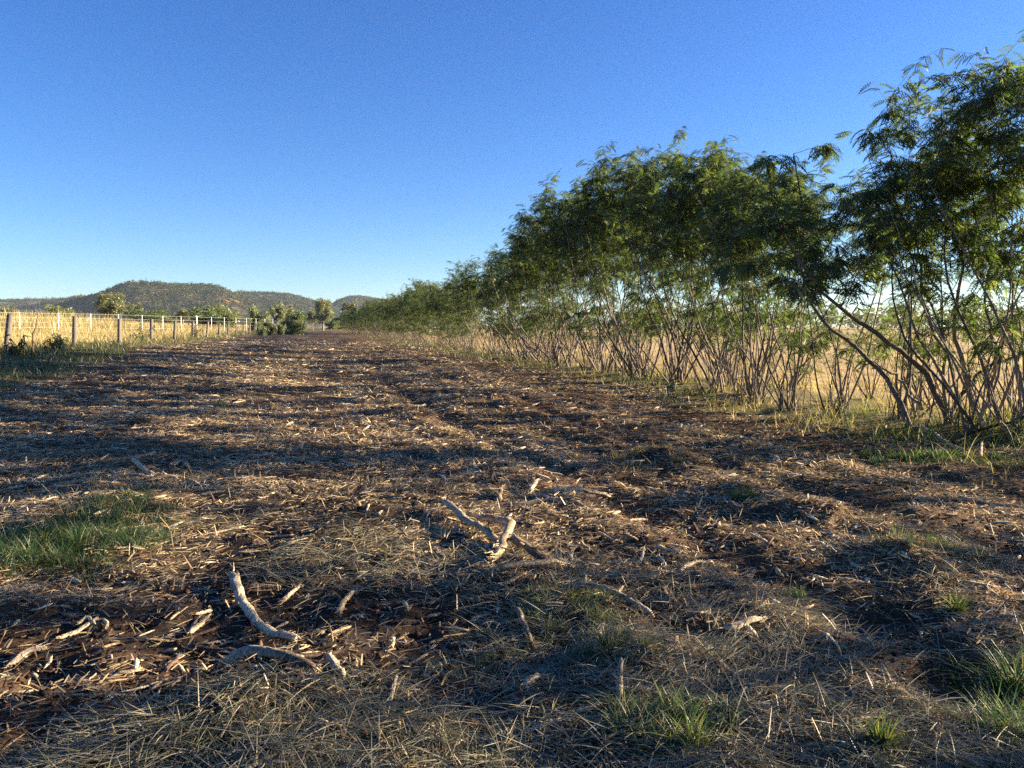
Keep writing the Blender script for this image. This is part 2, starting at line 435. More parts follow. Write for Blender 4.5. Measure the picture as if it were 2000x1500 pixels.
# clods and crumbs of soil
def ico_template():
    import bmesh
    bm = bmesh.new(); bmesh.ops.create_icosphere(bm, subdivisions=1, radius=1)
    V = np.array([v.co[:] for v in bm.verts]); T = np.array([[v.index for v in f.verts] for f in bm.faces]); bm.free()
    return V, T
ICO_V, ICO_T = ico_template()
def build_clods():
    x, y = lod_points(16000, 2.1, 22, -.85, .85, .8)
    k = (U(0, 1, len(x)) < (1.05 - straw_density(x, y)) * .8) & (cleared(x, y) > .5)
    x, y = x[k], y[k]; n = len(x)
    s = U(.003, .010, n) + .012 * U(0, 1, n) ** 5; s = s * (1 + y * .07)
    V = ICO_V[None] * s[:, None, None] * U(.4, 1.35, (n, len(ICO_V), 1)) * np.array([1, 1, .65])
    V = V + np.column_stack([x, y, gz(x, y) + s * .3])[:, None]
    T = (np.arange(n)[:, None, None] * len(ICO_V) + ICO_T[None]).reshape(-1, 3)
    C = np.repeat(palette(n, [(.032, .023, .019), (.06, .034, .025), (.085, .044, .03)], [.5, .3, .2]), len(ICO_V), 0)
    tag(link('soil_crumbs', np_mesh('soil_crumbs', V.reshape(-1, 3), None, T, C, M_CLOD)), 'dark crumbs and clods of turned soil on the cleared strip', 'soil crumbs', None, 'stuff')
build_clods()
# splinters and chips too many to count
def chip_mesh(L, W, H, C):
    """an irregular split sliver of wood"""
    n = 5; t = np.linspace(0, 1, n); bend = U(-.12, .12); prof = np.interp(t, [0, .15, .6, 1], [U(.2, .6), 1, U(.6, 1), U(.05, .4)])
    A = Acc(); P = np.column_stack([(t - .5) * L, bend * L * (t - .5) ** 2 * 2 + RNG.normal(0, W * .08, n), RNG.normal(0, H * .1, n)])
    A.tube(P, prof * W / 2, 5, C, True, H / W, .2)
    return np.vstack(A.V), np.vstack(A.Q), np.vstack(A.T), np.vstack(A.C)
def build_mulch():
    tm = [chip_mesh(1, U(.10, .24), U(.05, .12), (1, 1, 1)) for _ in range(14)]
    A = Acc()
    x, y = lod_points(36000, 2.3, 75, -.85, .85, 1.3)
    k = U(0, 1, len(x)) < (.15 + .85 * straw_density(x, y)) * cleared(x, y)
    x, y = x[k], y[k]; z = gz(x, y)
    for i in range(len(x)):
        V, Q, T, _ = tm[i % 14]; a = U(0, 6.28); e = RNG.normal(0, .12); r = U(0, 6.28)
        s = (U(.03, .075) + .14 * U(0, 1) ** 5) * (.7 + .3 * min(1, y[i] / 7)) * min(1 + y[i] * .06, 3.0)
        ca, sa, ce, se = math.cos(a), math.sin(a), math.cos(e), math.sin(e)
        M = np.array([[ca * ce, -sa, -ca * se], [sa * ce, ca, -sa * se], [se, 0, ce]])
        C = np.array([(.55, .43, .27), (.42, .30, .17), (.26, .19, .12), (.62, .52, .36), (.17, .10, .065)])[int(U(0, 4.99))] * U(.7, 1.1)
        A.add(V @ M.T * s + np.array([x[i], y[i], z[i] + s * .05 + .006]), Q, T, C)
    tag(link('wood_mulch', A.mesh('wood_mulch', M_WOOD)), 'small wood splinters and shredded bark strewn all over the cleared strip', 'wood mulch', None, 'stuff')
build_mulch()

# ------------------------------------------------------------------ hedgerow trees
def frond_template():
    V = []; Q = []
    L = .20
    def rach(t): return np.array([L * t, 0, .02 * t - .11 * t * t])
    for a, b in ((0, .5), (.5, 1)):
        p, q = rach(a), rach(b); k = len(V); w_ = .0022
        V += [p - [0, w_, 0], p + [0, w_, 0], q + [0, w_, 0], q - [0, w_, 0]]; Q.append([k, k + 1, k + 2, k + 3])
    for t in (.22, .40, .57, .73, .88, 1.0):
        ln = .078 * (1 - .35 * abs(t - .5))
        for s in (-1, 1):
            d = np.array([math.cos(.8), s * math.sin(.8), -.2]); e = np.array([math.cos(.5), s * math.sin(.5), -.95])
            pr = np.array([-s * d[1], s * d[0], 0]) * s; pr /= np.linalg.norm(pr)
            p = rach(t); m = p + d * ln * .5; q = m + e * ln * .5; w0, w1, w2 = .005, .0085, .003
            k = len(V)
            V += [p - pr * w0, p + pr * w0, m + pr * w1, m - pr * w1, q + pr * w2, q - pr * w2]
            Q += [[k, k + 1, k + 2, k + 3], [k + 3, k + 2, k + 4, k + 5]]
    return np.array(V), np.array(Q)
FV, FQ = frond_template()
def fronds(P, D, S, C):
    """feathery compound leaves at P heading D"""
    N = len(P); D = D / (np.linalg.norm(D, axis=1)[:, None] + 1e-9)
    side = np.cross(np.array([0, 0, 1.0]), D); side /= np.linalg.norm(side, axis=1)[:, None] + 1e-6
    up = np.cross(D, side); r = RNG.normal(0, .5, N)
    s2 = side * np.cos(r)[:, None] + up * np.sin(r)[:, None]; u2 = np.cross(D, s2)
    V = P[:, None] + S[:, None, None] * (FV[None, :, 0:1] * D[:, None] + FV[None, :, 1:2] * s2[:, None] + FV[None, :, 2:3] * u2[:, None])
    Q = (np.arange(N)[:, None, None] * len(FV) + FQ[None]).reshape(-1, 4)
    return V.reshape(-1, 3), Q, np.repeat(C, len(FV), 0)
LEAFC = [(.050, .075, .036), (.068, .094, .040), (.042, .064, .042), (.108, .122, .050)]
BARKC = np.array([(.15, .115, .085), (.19, .15, .11), (.10, .075, .055), (.23, .185, .14)])
def unit(v): return v / (np.linalg.norm(v) + 1e-9)
def walk(p, d, length, n, wob, pull, pulldir):
    """a crooked path"""
    P = [np.array(p, float)]; d = unit(np.array(d, float)); st = length / n
    for i in range(n):
        d = unit(d + RNG.normal(0, wob, 3) + pull * np.array(pulldir)); P.append(P[-1] + d * st)
    return np.array(P)
def make_leucaena(H=6.0, nstem=7, stems=None, crown0=1.9, dense=1.0, lean=(.0, 0., 0.), shoots=9, pods=5, spread=(.12, .62), wide=1.0, whips=6, low=.17):
    """multi-stemmed tree; local -X is the side towards the open strip"""
    wood = Acc(); LP = []; LD = []; tips = []
    paths = []
    if stems is None:
        for i in range(nstem):
            a = U(0, 2 * np.pi) if i else 0; th = U(*spread)
            d = np.array([math.cos(a) * math.sin(th), math.sin(a) * math.sin(th), math.cos(th)]) + np.array(lean) * U(.4, 1.3)
            L = H * U(.72, 1.04) * (1.0 if i else 1.05)
            r = U(.014, .034)
            L *= .86; p = walk((U(-.22, .22), U(-.22, .22), -.12), d, L, 13, .085, .075, (0, 0, 1))
            p[:, 2] *= min(1.0, .88 * H / p[:, 2].max())
            paths.append((p, r))
    else:
        paths = list(stems)
    def leafy_path(P, t0, gap, sc):
        seg = np.linalg.norm(np.diff(P, axis=0), axis=1); cum = np.concatenate([[0], np.cumsum(seg)]); tot = cum[-1]
        s = np.arange(tot * t0, tot, gap); s = s + U(-.4, .4, len(s)) * gap; s = np.clip(s, 0, tot)
        q = np.column_stack([np.interp(s, cum, P[:, k]) for k in range(3)])
        tg = unit(P[-1] - P[0]); n = len(s)
        az = U(0, 2 * np.pi, n); o = np.column_stack([np.cos(az), np.sin(az), U(-.75, .15, n)])
        LP.append(q); LD.append(o + tg * .45)
    for P, r0 in paths:
        n = len(P); t = np.linspace(0, 1, n); R = r0 * (1 - .82 * t ** .9); R[0] *= 1.25
        bc = BARKC[int(U(0, 3.99))] * U(.8, 1.15)
        wood.tube(P, R, 7, np.tile(bc, (n, 1)) * U(.85, 1.15, (n, 1)), False, None, .1)
        leafy_path(P[-4:], .1, .07 / dense, 1)
        Ls = np.linalg.norm(np.diff(P, axis=0), axis=1).sum()
    sp = np.vstack([p for p, _ in paths]); sr = np.concatenate([r0 * (1 - .82 * np.linspace(0, 1, len(p)) ** .9) for p, r0 in paths])
    top = sp[:, 2].max(); c0 = crown0
    ctr = sp[sp[:, 2] > .5 * H].mean(0)[:2] if stems is None else None
    nb = int(88 * dense)
    for b in range(nb):
        if stems is None:                                    # aim points fill a domed crown
            a = U(0, 2 * np.pi); r = math.sqrt(U(.02, 1))
            q = np.array([ctr[0] * .8 + 1.15 * wide * r * math.cos(a), ctr[1] * .8 + 1.35 * wide * r * math.sin(a), 0])
            zt = H * (1 - .20 * r * r) * U(.93, 1.03); zb = c0 + .5 * r
            q[2] = zb + (zt - zb) * U(0, 1) ** .7
            if U(0, 1) < low: q[2] = U(1.3, c0 + .6) * H / 6; q[:2] = ctr * .5 + (q[:2] - ctr * .8) * .9
        else:
            k = int(U(len(sp) * 0, len(sp) - .01)); q = sp[k] + RNG.normal(0, .5, 3) + np.array([0, 0, .25])
            if q[2] < c0 or q[2] > 4.3: continue
        dd = sp - q; below = sp[:, 2] < q[2] - .05
        ds = np.linalg.norm(dd * np.array([1, 1, .75]), axis=1) + np.where(below, 0, 50); k = int(ds.argmin()); p0 = sp[k]
        if sp[k, 2] < .5 or np.linalg.norm(q - p0) > 2.2: continue
        L = np.linalg.norm(q - p0); m = p0 + (q - p0) * .5 + np.array([0, 0, U(-.05, .16) * L]) + RNG.normal(0, .05 * L, 3)
        t = np.linspace(0, 1, 7)[:, None]; B = (1 - t) ** 2 * p0 + 2 * t * (1 - t) * m + t * t * q; B[1:] += RNG.normal(0, .018, (6, 3))
        rb = min(max(sr[k] * .5, .0045), .013); bc = BARKC[int(U(0, 3.99))] * U(.75, 1.0)
        wood.tube(B, np.linspace(rb, .0028, 7), 4, bc, False)
        leafy_path(B, .45 if L > .7 else .2, .062 / dense, 1); tips.append(B[-1])
        for w_ in range(int(U(2, 4.6))):
            q2 = B[int(U(3, 6.99))]; az = U(0, 2 * np.pi)
            d2 = unit(B[-1] - B[0]) * .7 + np.array([math.cos(az), math.sin(az), U(-.2, .5)]) * .8
            T = walk(q2, d2, U(.2, .5), 4, .18, -.08, (0, 0, 1)); wood.tube(T, np.linspace(.004, .0016, 5), 3, bc, False)
            leafy_path(T, .12, .062 / dense, 1)
    for b in range(whips):                                   # long wispy leaders above the crown
        k = int(U(0, len(tips) - .01)); 
        if tips[k][2] < H * .8: continue
        T = walk(tips[k], (U(-.35, .35), U(-.35, .35), 1), U(.35, .85), 6, .12, -.03, (0, 0, 1)); wood.tube(T, np.linspace(.005, .002, 7), 3, BARKC[0], False)
        leafy_path(T, .25, .075, 1)
    for i in range(shoots):
        a = U(0, 2 * np.pi); th = U(.05, .5); L = U(.8, 2.3)
        d = np.array([math.cos(a) * math.sin(th), math.sin(a) * math.sin(th), math.cos(th)]) + np.array(lean) * .8
        P = walk((U(-.35, .35), U(-.35, .35), -.08), d, L, 6, .11, .02, (0, 0, 1))
        wood.tube(P, np.linspace(U(.007, .015), .003, 7), 5, BARKC[int(U(0, 3.99))] * U(.8, 1.2), False)
        if U(0, 1) < .3: leafy_path(P, .55, .09, 1)
    LP = np.vstack(LP); LD = np.vstack(LD)
    keep = LP[:, 2] > crown0 * .35
    LP, LD = LP[keep], LD[keep]
    n = len(LP); C = palette(n, LEAFC, [.4, .3, .2, .1], .25)
    V, Q, CC = fronds(LP, LD, U(.7, 1.15, n), C)
    pd = []
    hi = [p for p in tips if p[2] > H * .5]
    for i in range(min(pods, len(hi))):
        A = Acc(); c = hi[int(U(0, len(hi) - .01))]
        for k in range(int(U(9, 17))):
            a = U(0, 6.28); d = np.array([math.cos(a) * .35, math.sin(a) * .35, -1.0]); L = U(.11, .17)
            p = c + RNG.normal(0, .025, 3); Pp = walk(p, d, L, 4, .06, .1, (0, 0, -1))
            A.tube(Pp, np.array([.002, .008, .009, .008, .002]), 4, np.array([(.055, .028, .022), (.10, .055, .035)])[k % 2] * U(.7, 1.2), False, .3)
        pd.append(A.mesh('seed_pod_cluster', M_POD))
    return wood.mesh('stems', M_BARK, True), np_mesh('crown', V, Q, None, CC, M_LEAF), pd, n
VAR = []
for i in range(7):
    VAR.append(make_leucaena(6.0, int(U(7, 11)), None, U(2.3, 2.8), 1.0, (-.17, .0, 0), 13, 5, (.15, .78)))
FARVAR = [make_leucaena(6.0, int(U(7, 11)), None, U(1.7, 2.2), 1.0, (-.2, 0, 0), 16, 3, (.15, .8), 1.05, 5, .20) for _ in range(4)]
BUSH = [make_leucaena(2.5, 8, None, .9, .34, (0, 0, 0), 5, 0, (.2, .8), .75, 2) for _ in range(2)]
ROT0 = math.atan2(-NROW[1], -NROW[0])                       # local -X looks over the strip
def place_leucaena(var, x, y, h, rz, label, group, pods=True, name='hedgerow_tree', cat='tree', href=6.0):
    r = empty(name, (x, y, float(gz(x, y))), ROT0 + rz, h / href)
    tag(r, label, cat, group)
    link('stems', var[0], r); link('crown', var[1], r)
    if pods:
        for p in var[2]: link('seed_pod_cluster', p, r)
    return r
HY = [-30, 0, 9, 10.3, 11.4, 12.4, 13.4, 14.4, 16, 18, 21, 25, 29, 36, 45, 60, 90, 260]
HH = [5.6, 5.6, 5.8, 5.6, 4.9, 4.35, 4.3, 4.9, 5.6, 6.3, 6.9, 7.0, 6.7, 5.7, 4.9, 4.9, 5.1, 4.8]
NEAR = [  # base pixel in the photograph, label
    (1985, 857, 'rightmost hedgerow tree, tallest crown reaching up at the picture edge, hung with dark pods'),
    (1905, 846, 'hedgerow tree with a kinked upright trunk beside the fallen dark branch on the right'),
    (1765, 818, 'short hedgerow tree beside the one with two long crooked leaning limbs'),
    (1640, 806, 'low-topped hedgerow tree standing under the dip in the crowns'),
    (1548, 796, 'hedgerow tree with a fan of stems rising left of the crown dip'),
    (1470, 783, 'medium hedgerow tree with a wispy top, between two fanned clumps of stems'),
    (1400, 766, 'hedgerow tree with straight clustered stems like a vase and dry grass at its foot'),
    (1322, 749, 'tall hedgerow tree with dark thick leaning stems at the rounded high point of the row'),
    (1250, 737, 'tall hedgerow tree just beyond the rounded high point of the row, stems leaning left'),
    (1185, 726, 'hedgerow tree on the far shoulder of the high crowns, grey stems leaning over the strip'),
    (1110, 716, 'hedgerow tree where the crown line starts its steep fall, dense sticks beneath'),
]
gN = 'feathery green trees of the hedgerow along the right of the cleared strip'
used = []
for i, (px, py, lab) in enumerate(NEAR):
    g = gp(px, py)
    place_leucaena(VAR[i % 7], g[0], g[1], float(np.interp(g[1], HY, HH)) * U(.95, 1.03), U(-.6, .6), lab, gN)
    used.append(uv(g[0], g[1])[1])
# the tree with two long crooked limbs, traced at its own depth
def traced(px_list, Y0, Y1):
    n = len(px_list); return np.array([at(p[0], p[1], Y0 + (Y1 - Y0) * i / (n - 1)) for i, p in enumerate(px_list)])
def fine(P, n=16):
    s = np.linspace(0, len(P) - 1, n); Q = np.column_stack([np.interp(s, np.arange(len(P)), P[:, k]) for k in range(3)])
    Q[1:-1] += RNG.normal(0, .018, (n - 2, 3)); return Q
def build_crooked():
    g = gp(1838, 834); Y = g[1]; z = float(gz(g[0], g[1])); org = np.array([g[0], g[1], z])
    st = []
    for pts, Y1, r in [
        ([(1860, 838), (1835, 775), (1800, 715), (1755, 682), (1722, 662), (1660, 620), (1610, 570), (1565, 520), (1520, 440), (1500, 330)], Y - .9, .062),
        ([(1778, 826), (1752, 775), (1722, 732), (1700, 702), (1660, 672), (1615, 640), (1585, 590), (1560, 520), (1570, 430), (1550, 300)], Y + .3, .055),
        ([(1800, 800), (1770, 760), (1745, 730), (1715, 715), (1690, 690)], Y + .1, .035),
        ([(1912, 836), (1895, 765), (1882, 715), (1868, 680), (1862, 640), (1866, 590), (1880, 520), (1860, 430), (1850, 330), (1845, 260)], Y + .2, .06),
        ([(1915, 840), (1932, 770), (1945, 690), (1925, 620), (1930, 520), (1900, 400), (1905, 260)], Y - .2, .04),
        ([(1850, 838), (1840, 760), (1850, 690), (1800, 600), (1790, 480), (1745, 380), (1740, 300)], Y + .5, .04),
        ([(1845, 836), (1880, 770), (1930, 715), (2000, 690), (2060, 640), (2080, 540)], Y + .3, .045)]:
        st.append((fine(traced(pts, Y, Y1)) - org, r * .8))
    st[0][0][0, 2] = st[1][0][0, 2] = -.1
    v = make_leucaena(6.0, 0, st, 1.9, 1.6, (0, 0, 0), 14, 7, whips=0)
    r = empty('hedgerow_tree', org, 0, 1); tag(r, 'hedgerow tree with two long thick crooked limbs leaning far out to the left', 'tree', gN)
    link('stems', v[0], r); link('crown', v[1], r)
    for p in v[2]: link('seed_pod_cluster', p, r)
    used.append(uv(org[0], org[1])[1])
build_crooked()
# trees between and behind the front ones, half hidden
used.sort()
for a, b in zip(used[:-1], used[1:]):
    m = int(round((b - a) / 1.15)) - 1
    for k in range(m):
        vv = a + (b - a) * (k + 1) / (m + 1); x, y = from_uv(U(-.7, .2), vv)
        place_leucaena(VAR[int(U(0, 6.99))], x, y, float(np.interp(y, HY, HH)) * U(.86, .98), U(-.7, .7), 'slender hedgerow tree half hidden between the front stems of the rounded high part', 'half hidden hedgerow trees of the rounded high part')
# trees of the same row that run out of the picture on the right, and on to the far end of the strip
v = -13.5
while v < 222:
    step = 1.25 if v < 20 else 1.35 + .004 * v
    if v < -1.2 or v > max(used) + .8:
        for k in range(1):
            uo = U(-.45, .35); x, y = from_uv(uo, v + U(-.3, .3))
            if v < -1.2: lab = 'hedgerow tree continuing the row past the tallest rightmost crown'; g = 'hedgerow trees past the tallest rightmost crown'
            elif v < 45: lab = 'hedgerow tree in the steeply falling middle of the row, sticks crowded below it'; g = 'hedgerow trees in the falling middle of the row'
            else: lab = 'small far hedgerow tree merging into the distant low end of the row'; g = 'hedgerow trees at the distant low end of the row'
            place_leucaena(VAR[int(U(0, 6.99))] if v < U(22, 60) else FARVAR[int(U(0, 3.99))], x, y, float(np.interp(y, HY, HH)) * U(.80, 1.12), U(-.8, .8), lab, g, v < 28)
    v += step * U(.85, 1.15)
# second line of thinner, lower growth on the sunny side
for i in range(18):
    v = -2.0 + i * 2.0 + U(-.6, .6)
    x, y = from_uv(U(-2.6, -1.0), v)
    place_leucaena(BUSH[i % 2], x, y, U(1.7, 2.6), U(0, 6.28), 'low leafy regrowth bush, sunlit yellow-green behind the hedgerow trunks', 'low regrowth bushes behind the hedgerow trunks', False, 'regrowth_bush', 'bush', 2.5)

# ------------------------------------------------------------------ grasses
def blades(name, x, y, L, W, lean, cols, wts, label, cat, bend=(.05, .5), nseg=2, zoff=0.0):
    n = len(x); a = U(0, 2 * np.pi, n); el = np.clip(RNG.normal(math.pi / 2 - lean, .25, n), .15, 1.57)
    D = np.column_stack([np.cos(a) * np.cos(el), np.sin(a) * np.cos(el), np.sin(el)])
    C = palette(n, cols, wts) * (.55 + .9 * fbm(x * .13, y * .13, 4, 305))[:, None]
    V, Q, CC = ribbons(np.column_stack([x, y, gz(x, y) + zoff]), D, L, W, U(bend[0], bend[1], n), C, nseg, .15)
    return tag(link(name, np_mesh(name, V, Q, None, CC, M_GRASS)), label, cat, None, 'stuff')
STRAWC = [(.44, .345, .155), (.34, .26, .105), (.48, .39, .21), (.24, .21, .085)]
def build_grasses():
    # verge along the wooden fence
    x, y = lod_points(120000, 11, 130, -.95, -.25, .9); u, v = uv(x, y); e = strip_edge(v)
    k = (u > e - .3 + 1.2 * (vnoise(x, y, 201) - .5)) & (u < 23) & (U(0, 1, len(x)) < .25 + .9 * vnoise(x * .8, y * .8, 202)); x, y, u, v = x[k], y[k], u[k], v[k]; n = len(x)
    t = vnoise(x * .6, y * .6, 203); dry = smooth(19.2, 21.5, u + 2 * (t - .5)) + .5 * smooth(30, 60, y)
    dr = U(0, 1, n) < np.clip(dry, .12, .95)
    hh = (.18 + .42 * t) * U(.6, 1.2, n) * (.6 + .4 * smooth(e[k] if False else 16, 19, u))
    for nm, m_, cols, lab in (('verge_grass', ~dr, [(.045, .072, .030), (.065, .09, .038), (.10, .11, .045)], 'dark green weedy grass along the foot of the wooden fence'),
                              ('dry_verge_grass', dr, STRAWC, 'dry yellow grass growing through the wooden fence')):
        blades(nm, x[m_], y[m_], hh[m_] * (1.15 if nm[0] == 'd' else 1), (.006 + .0005 * y[m_]) * U(.7, 1.4, m_.sum()), .5, cols, [1] * len(cols), lab, 'grass', (.1, .7), 3)
    # left paddock
    x, y = lod_points(150000, 20, 330, -.98, -.16, .75); u, v = uv(x, y)
    wf = -38.3 - .0665 * (y - 60)                           # line of the white fence
    beyond = x < wf - .5
    k = (u > 20.5) & (U(0, 1, len(x)) < np.where(beyond, 1, .75)); x, y, u, beyond = x[k], y[k], u[k], beyond[k]; n = len(x)
    t = fbm(x * .12, y * .12, 3, 211)
    h = np.where(beyond, 1.0 + 1.1 * smooth(.3, .65, t) * (1 - smooth(75, 115, y)), (.22 + .3 * t)) * U(.55, 1.15, n)
    cols = STRAWC + [(.20, .19, .06)]
    blades('paddock_grass', x, y, h, (.008 + .00045 * y) * U(.6, 1.4, n), .3, cols, [.3, .3, .2, .1, .1], 'tall dry golden grass filling the paddock behind the fences', 'grass', (.05, .35), 2)
    # right paddock behind the trees
    x, y = lod_points(90000, 9, 260, -.3, 1.05, .75); u, v = uv(x, y)
    k = (u < -1.9) & (U(0, 1, len(x)) < smooth(.3, .6, fbm(x * .25, y * .25, 3, 221)) * .9 + .1); x, y = x[k], y[k]; n = len(x)
    blades('stubble_grass', x, y, U(.08, .34, n), (.006 + .0005 * y) * U(.6, 1.4, n), .6, STRAWC + [(.16, .19, .06)], [.3, .25, .25, .1, .12], 'short dry stubble grass in the sunny paddock behind the hedgerow', 'grass', (.1, .6), 2)
    # undergrowth along the trunks
    x, y = lod_points(130000, 6.5, 200, -.33, .98, .8); u, v = uv(x, y)
    e = row_edge(v) + .25
    pr = smooth(.40, .62, fbm(x * .9, y * .9, 3, 231)) * (1 - smooth(e - .5, e + .6, u)) + .05
    k = (u > -2.4) & (u < e + .7) & (U(0, 1, len(x)) < pr); x, y, u = x[k], y[k], u[k]; n = len(x)
    t = fbm(x * .5, y * .5, 3, 241)
    gr = U(0, 1, n) < smooth(.42, .62, t) * .75 + .1
    L = U(.10, .50, n) * (.5 + t)
    for nm, m_, cols, lab in (('row_grass', gr, [(.07, .105, .03), (.10, .14, .035), (.15, .17, .05)], 'green grass and weeds growing around the hedgerow trunks'),
                              ('dry_row_grass', ~gr, STRAWC, 'dry straw-coloured grass standing among the hedgerow trunks')):
        blades(nm, x[m_], y[m_], L[m_], (.004 + .0005 * y[m_]) * U(.7, 1.4, m_.sum()), .5, cols, [1] * len(cols), lab, 'grass', (.1, .7), 3)
build_grasses()

# green tussocks on the strip: each its own thing
def tussock(px, py, rx, h, n, cols, wts, label, lean=.55, ry=None, wd=.005, name='grass_tussock'):
    g = gp(px, py); ry = ry or rx * .8
    a = U(0, 2 * np.pi, n); r = np.minimum(np.abs(RNG.normal(0, .55, n)), 1.5)
    m = max(5, n // 70); sc_ = RNG.choice(m, n); ca = U(0, 2 * np.pi, m); cr_ = np.sqrt(U(0, 1, m)) * (1.05 if n > 600 else .35)
    dx = (np.cos(a) * r * .22 + (np.cos(ca) * cr_)[sc_]) * rx; dy = (np.sin(a) * r * .22 + (np.sin(ca) * cr_)[sc_]) * ry; r = cr_[sc_]
    x, y = g[0] + dx, g[1] + dy
    el = np.clip(math.pi / 2 - np.abs(RNG.normal(0, lean, n)) - .3 * r, .1, 1.5); az = np.where(U(0, 1, n) < .35, a, U(0, 2 * np.pi, n)) + RNG.normal(0, .6, n)
    D = np.column_stack([np.cos(az) * np.cos(el), np.sin(az) * np.cos(el), np.sin(el)])
    L = h * U(.25, 1.1, n) * (1.05 - .45 * r) * (.55 + .8 * vnoise(x * 11, y * 11, 77))
    z0 = float(gz(g[0], g[1]))
    P = np.column_stack([dx, dy, gz(x, y) - z0 - .005])
    V, Q, C = ribbons(P, D, L, U(.6, 1.3, n) * wd, U(.1, .75, n), palette(n, cols, wts), 4, .1)
    o = link(name, np_mesh(name, V, Q, None, C, M_GRASS), None, (g[0], g[1], z0))
    return tag(o, label, 'grass clump', 'grass clumps growing on the cleared strip')
GRN = [(.042, .085, .028), (.060, .112, .032), (.10, .15, .04), (.03, .06, .025), (.22, .20, .11)]
DUL = [(.085, .115, .05), (.13, .15, .075), (.18, .17, .10), (.055, .075, .035), (.27, .23, .14)]
YEL = [(.14, .19, .045), (.20, .21, .06), (.10, .13, .045), (.27, .23, .12)]
tussock(150, 1060, .54, .27, 4600, GRN, [.35, .3, .15, .1, .1], 'large dark green grass patch lying low on the left side', .6, .48)
tussock(55, 1085, .45, .27, 2400, GRN, [.35, .3, .15, .1, .1], 'dark green grass fringe between the large left patch and the picture edge', .65, .4)
tussock(232, 1010, .42, .25, 2400, GRN, [.3, .3, .2, .1, .1], 'medium green grass clump on the far right of the large left patch', .55, .35)
tussock(320, 965, .34, .14, 1100, DUL, [.3, .3, .2, .1, .1], 'small dull green clump behind the large left patch, next to a pale torn log', .7, .3)
tussock(400, 885, .55, .10, 1300, DUL, [.35, .3, .15, .1, .1], 'thin flat dull green patch farther back on the left half', .8, .4)
tussock(130, 1105, .3, .16, 900, DUL, [.3, .3, .2, .1, .1], 'greyish grass in front of the large left patch', .8, .24)
tussock(1100, 1195, .30, .14, 2200, YEL, [.35, .25, .25, .15], 'yellow-green sunlit grass clump just in front of the torn log tangle', .6, .26)
tussock(1060, 1235, .36, .13, 2300, DUL, [.3, .3, .2, .1, .1], 'grey-green flattened grass below the yellow-green sunlit clump', .9, .28)
tussock(1215, 1300, .22, .16, 2200, DUL, [.3, .25, .25, .1, .1], 'upright spiky grey-green tussock near the middle of the foreground', .45, .14)
tussock(950, 1310, .26, .12, 1200, DUL, [.35, .3, .15, .1, .1], 'limp grey-green clump left of the upright spiky tussock', .95, .2)
tussock(1310, 1425, .24, .19, 1700, GRN, [.3, .25, .15, .1, .2], 'deep green long-bladed tussock at the bottom centre-right', .55, .14, .006)
tussock(1330, 1470, .16, .20, 170, YEL, [.4, .3, .2, .1], 'bright lime long blades at the bottom edge right of centre', 1.0, .10, .007)
tussock(1960, 1350, .24, .28, 2600, GRN, [.3, .25, .15, .1, .2], 'tall bushy green tussock at the right edge of the foreground', .55, .22)
tussock(1985, 1420, .2, .22, 1500, GRN, [.3, .25, .15, .1, .2], 'green grass spilling forward from the tall bushy right edge tussock', .7, .18)
tussock(1760, 1082, .26, .17, 1100, YEL, [.25, .3, .25, .2], 'thin pale sunlit grass clump left of the straw-covered soil mound', .5, .2)
tussock(1850, 1100, .32, .15, 1900, DUL, [.3, .25, .25, .1, .1], 'tangled grey grass heap draped over the soil mound on the right', .95, .26)
tussock(1710, 1470, .09, .16, 240, YEL, [.5, .3, .1, .1], 'bright green broad-leaved sprout at the bottom right', .45, .07, .012)
tussock(1740, 1490, .2, .1, 900, DUL, [.3, .3, .2, .1, .1], 'low grass around the bright sprout at the bottom right', .8, .14)
tussock(1870, 1205, .09, .13, 130, YEL, [.6, .3, .1, .0], 'small yellow-green weed standing on bare dark soil at the right', .6, .08, .010)
tussock(1550, 1155, .13, .11, 420, GRN, [.3, .3, .2, .1, .1], 'small green tuft among dark soil right of the log tangle', .6, .11)
tussock(1450, 970, .3, .17, 520, YEL, [.3, .3, .2, .2], 'wispy grass beside the brown curved log and the dark clod', .5, .25)
tussock(1270, 900, .6, .24, 900, [(.40, .29, .14), (.32, .22, .1), (.2, .18, .08)], [.5, .3, .2], 'standing dry tan grass clump beside the bare reddish track', .5, .4, .006)
tussock(1750, 895, .6, .20, 2600, GRN, [.35, .3, .2, .1, .05], 'fallen dark green leafy cuttings in front of the hedgerow on the right', .9, .45, .009, 'cut_foliage')
tussock(1850, 900, .6, .18, 2200, GRN, [.35, .3, .2, .1, .05], 'green leafy cuttings lying beside the fallen pale forked branch', .9, .4, .009, 'cut_foliage')
tussock(1960, 915, .6, .14, 1600, DUL, [.35, .3, .2, .1, .05], 'grey-green leafy litter below the dark leaning branch at the right edge', .95, .4, .008, 'cut_foliage')
tussock(440, 795, .3, .25, 130, YEL, [.3, .3, .2, .2], 'lone wispy grass tuft far out on the left of the strip', .6, .2, .012)
tussock(700, 1440, .4, .10, 1700, DUL, [.3, .3, .25, .1, .05], 'flattened grey-green mown grass at the bottom left of centre', 1.0, .18)
tussock(420, 1440, .4, .10, 1700, DUL, [.3, .3, .25, .1, .05], 'flattened straw-grey grass heap at the bottom left', 1.0, .16)
tussock(980, 1470, .38, .10, 1500, DUL, [.3, .3, .25, .1, .05], 'grey-green limp grass along the bottom edge at the centre', 1.0, .14)

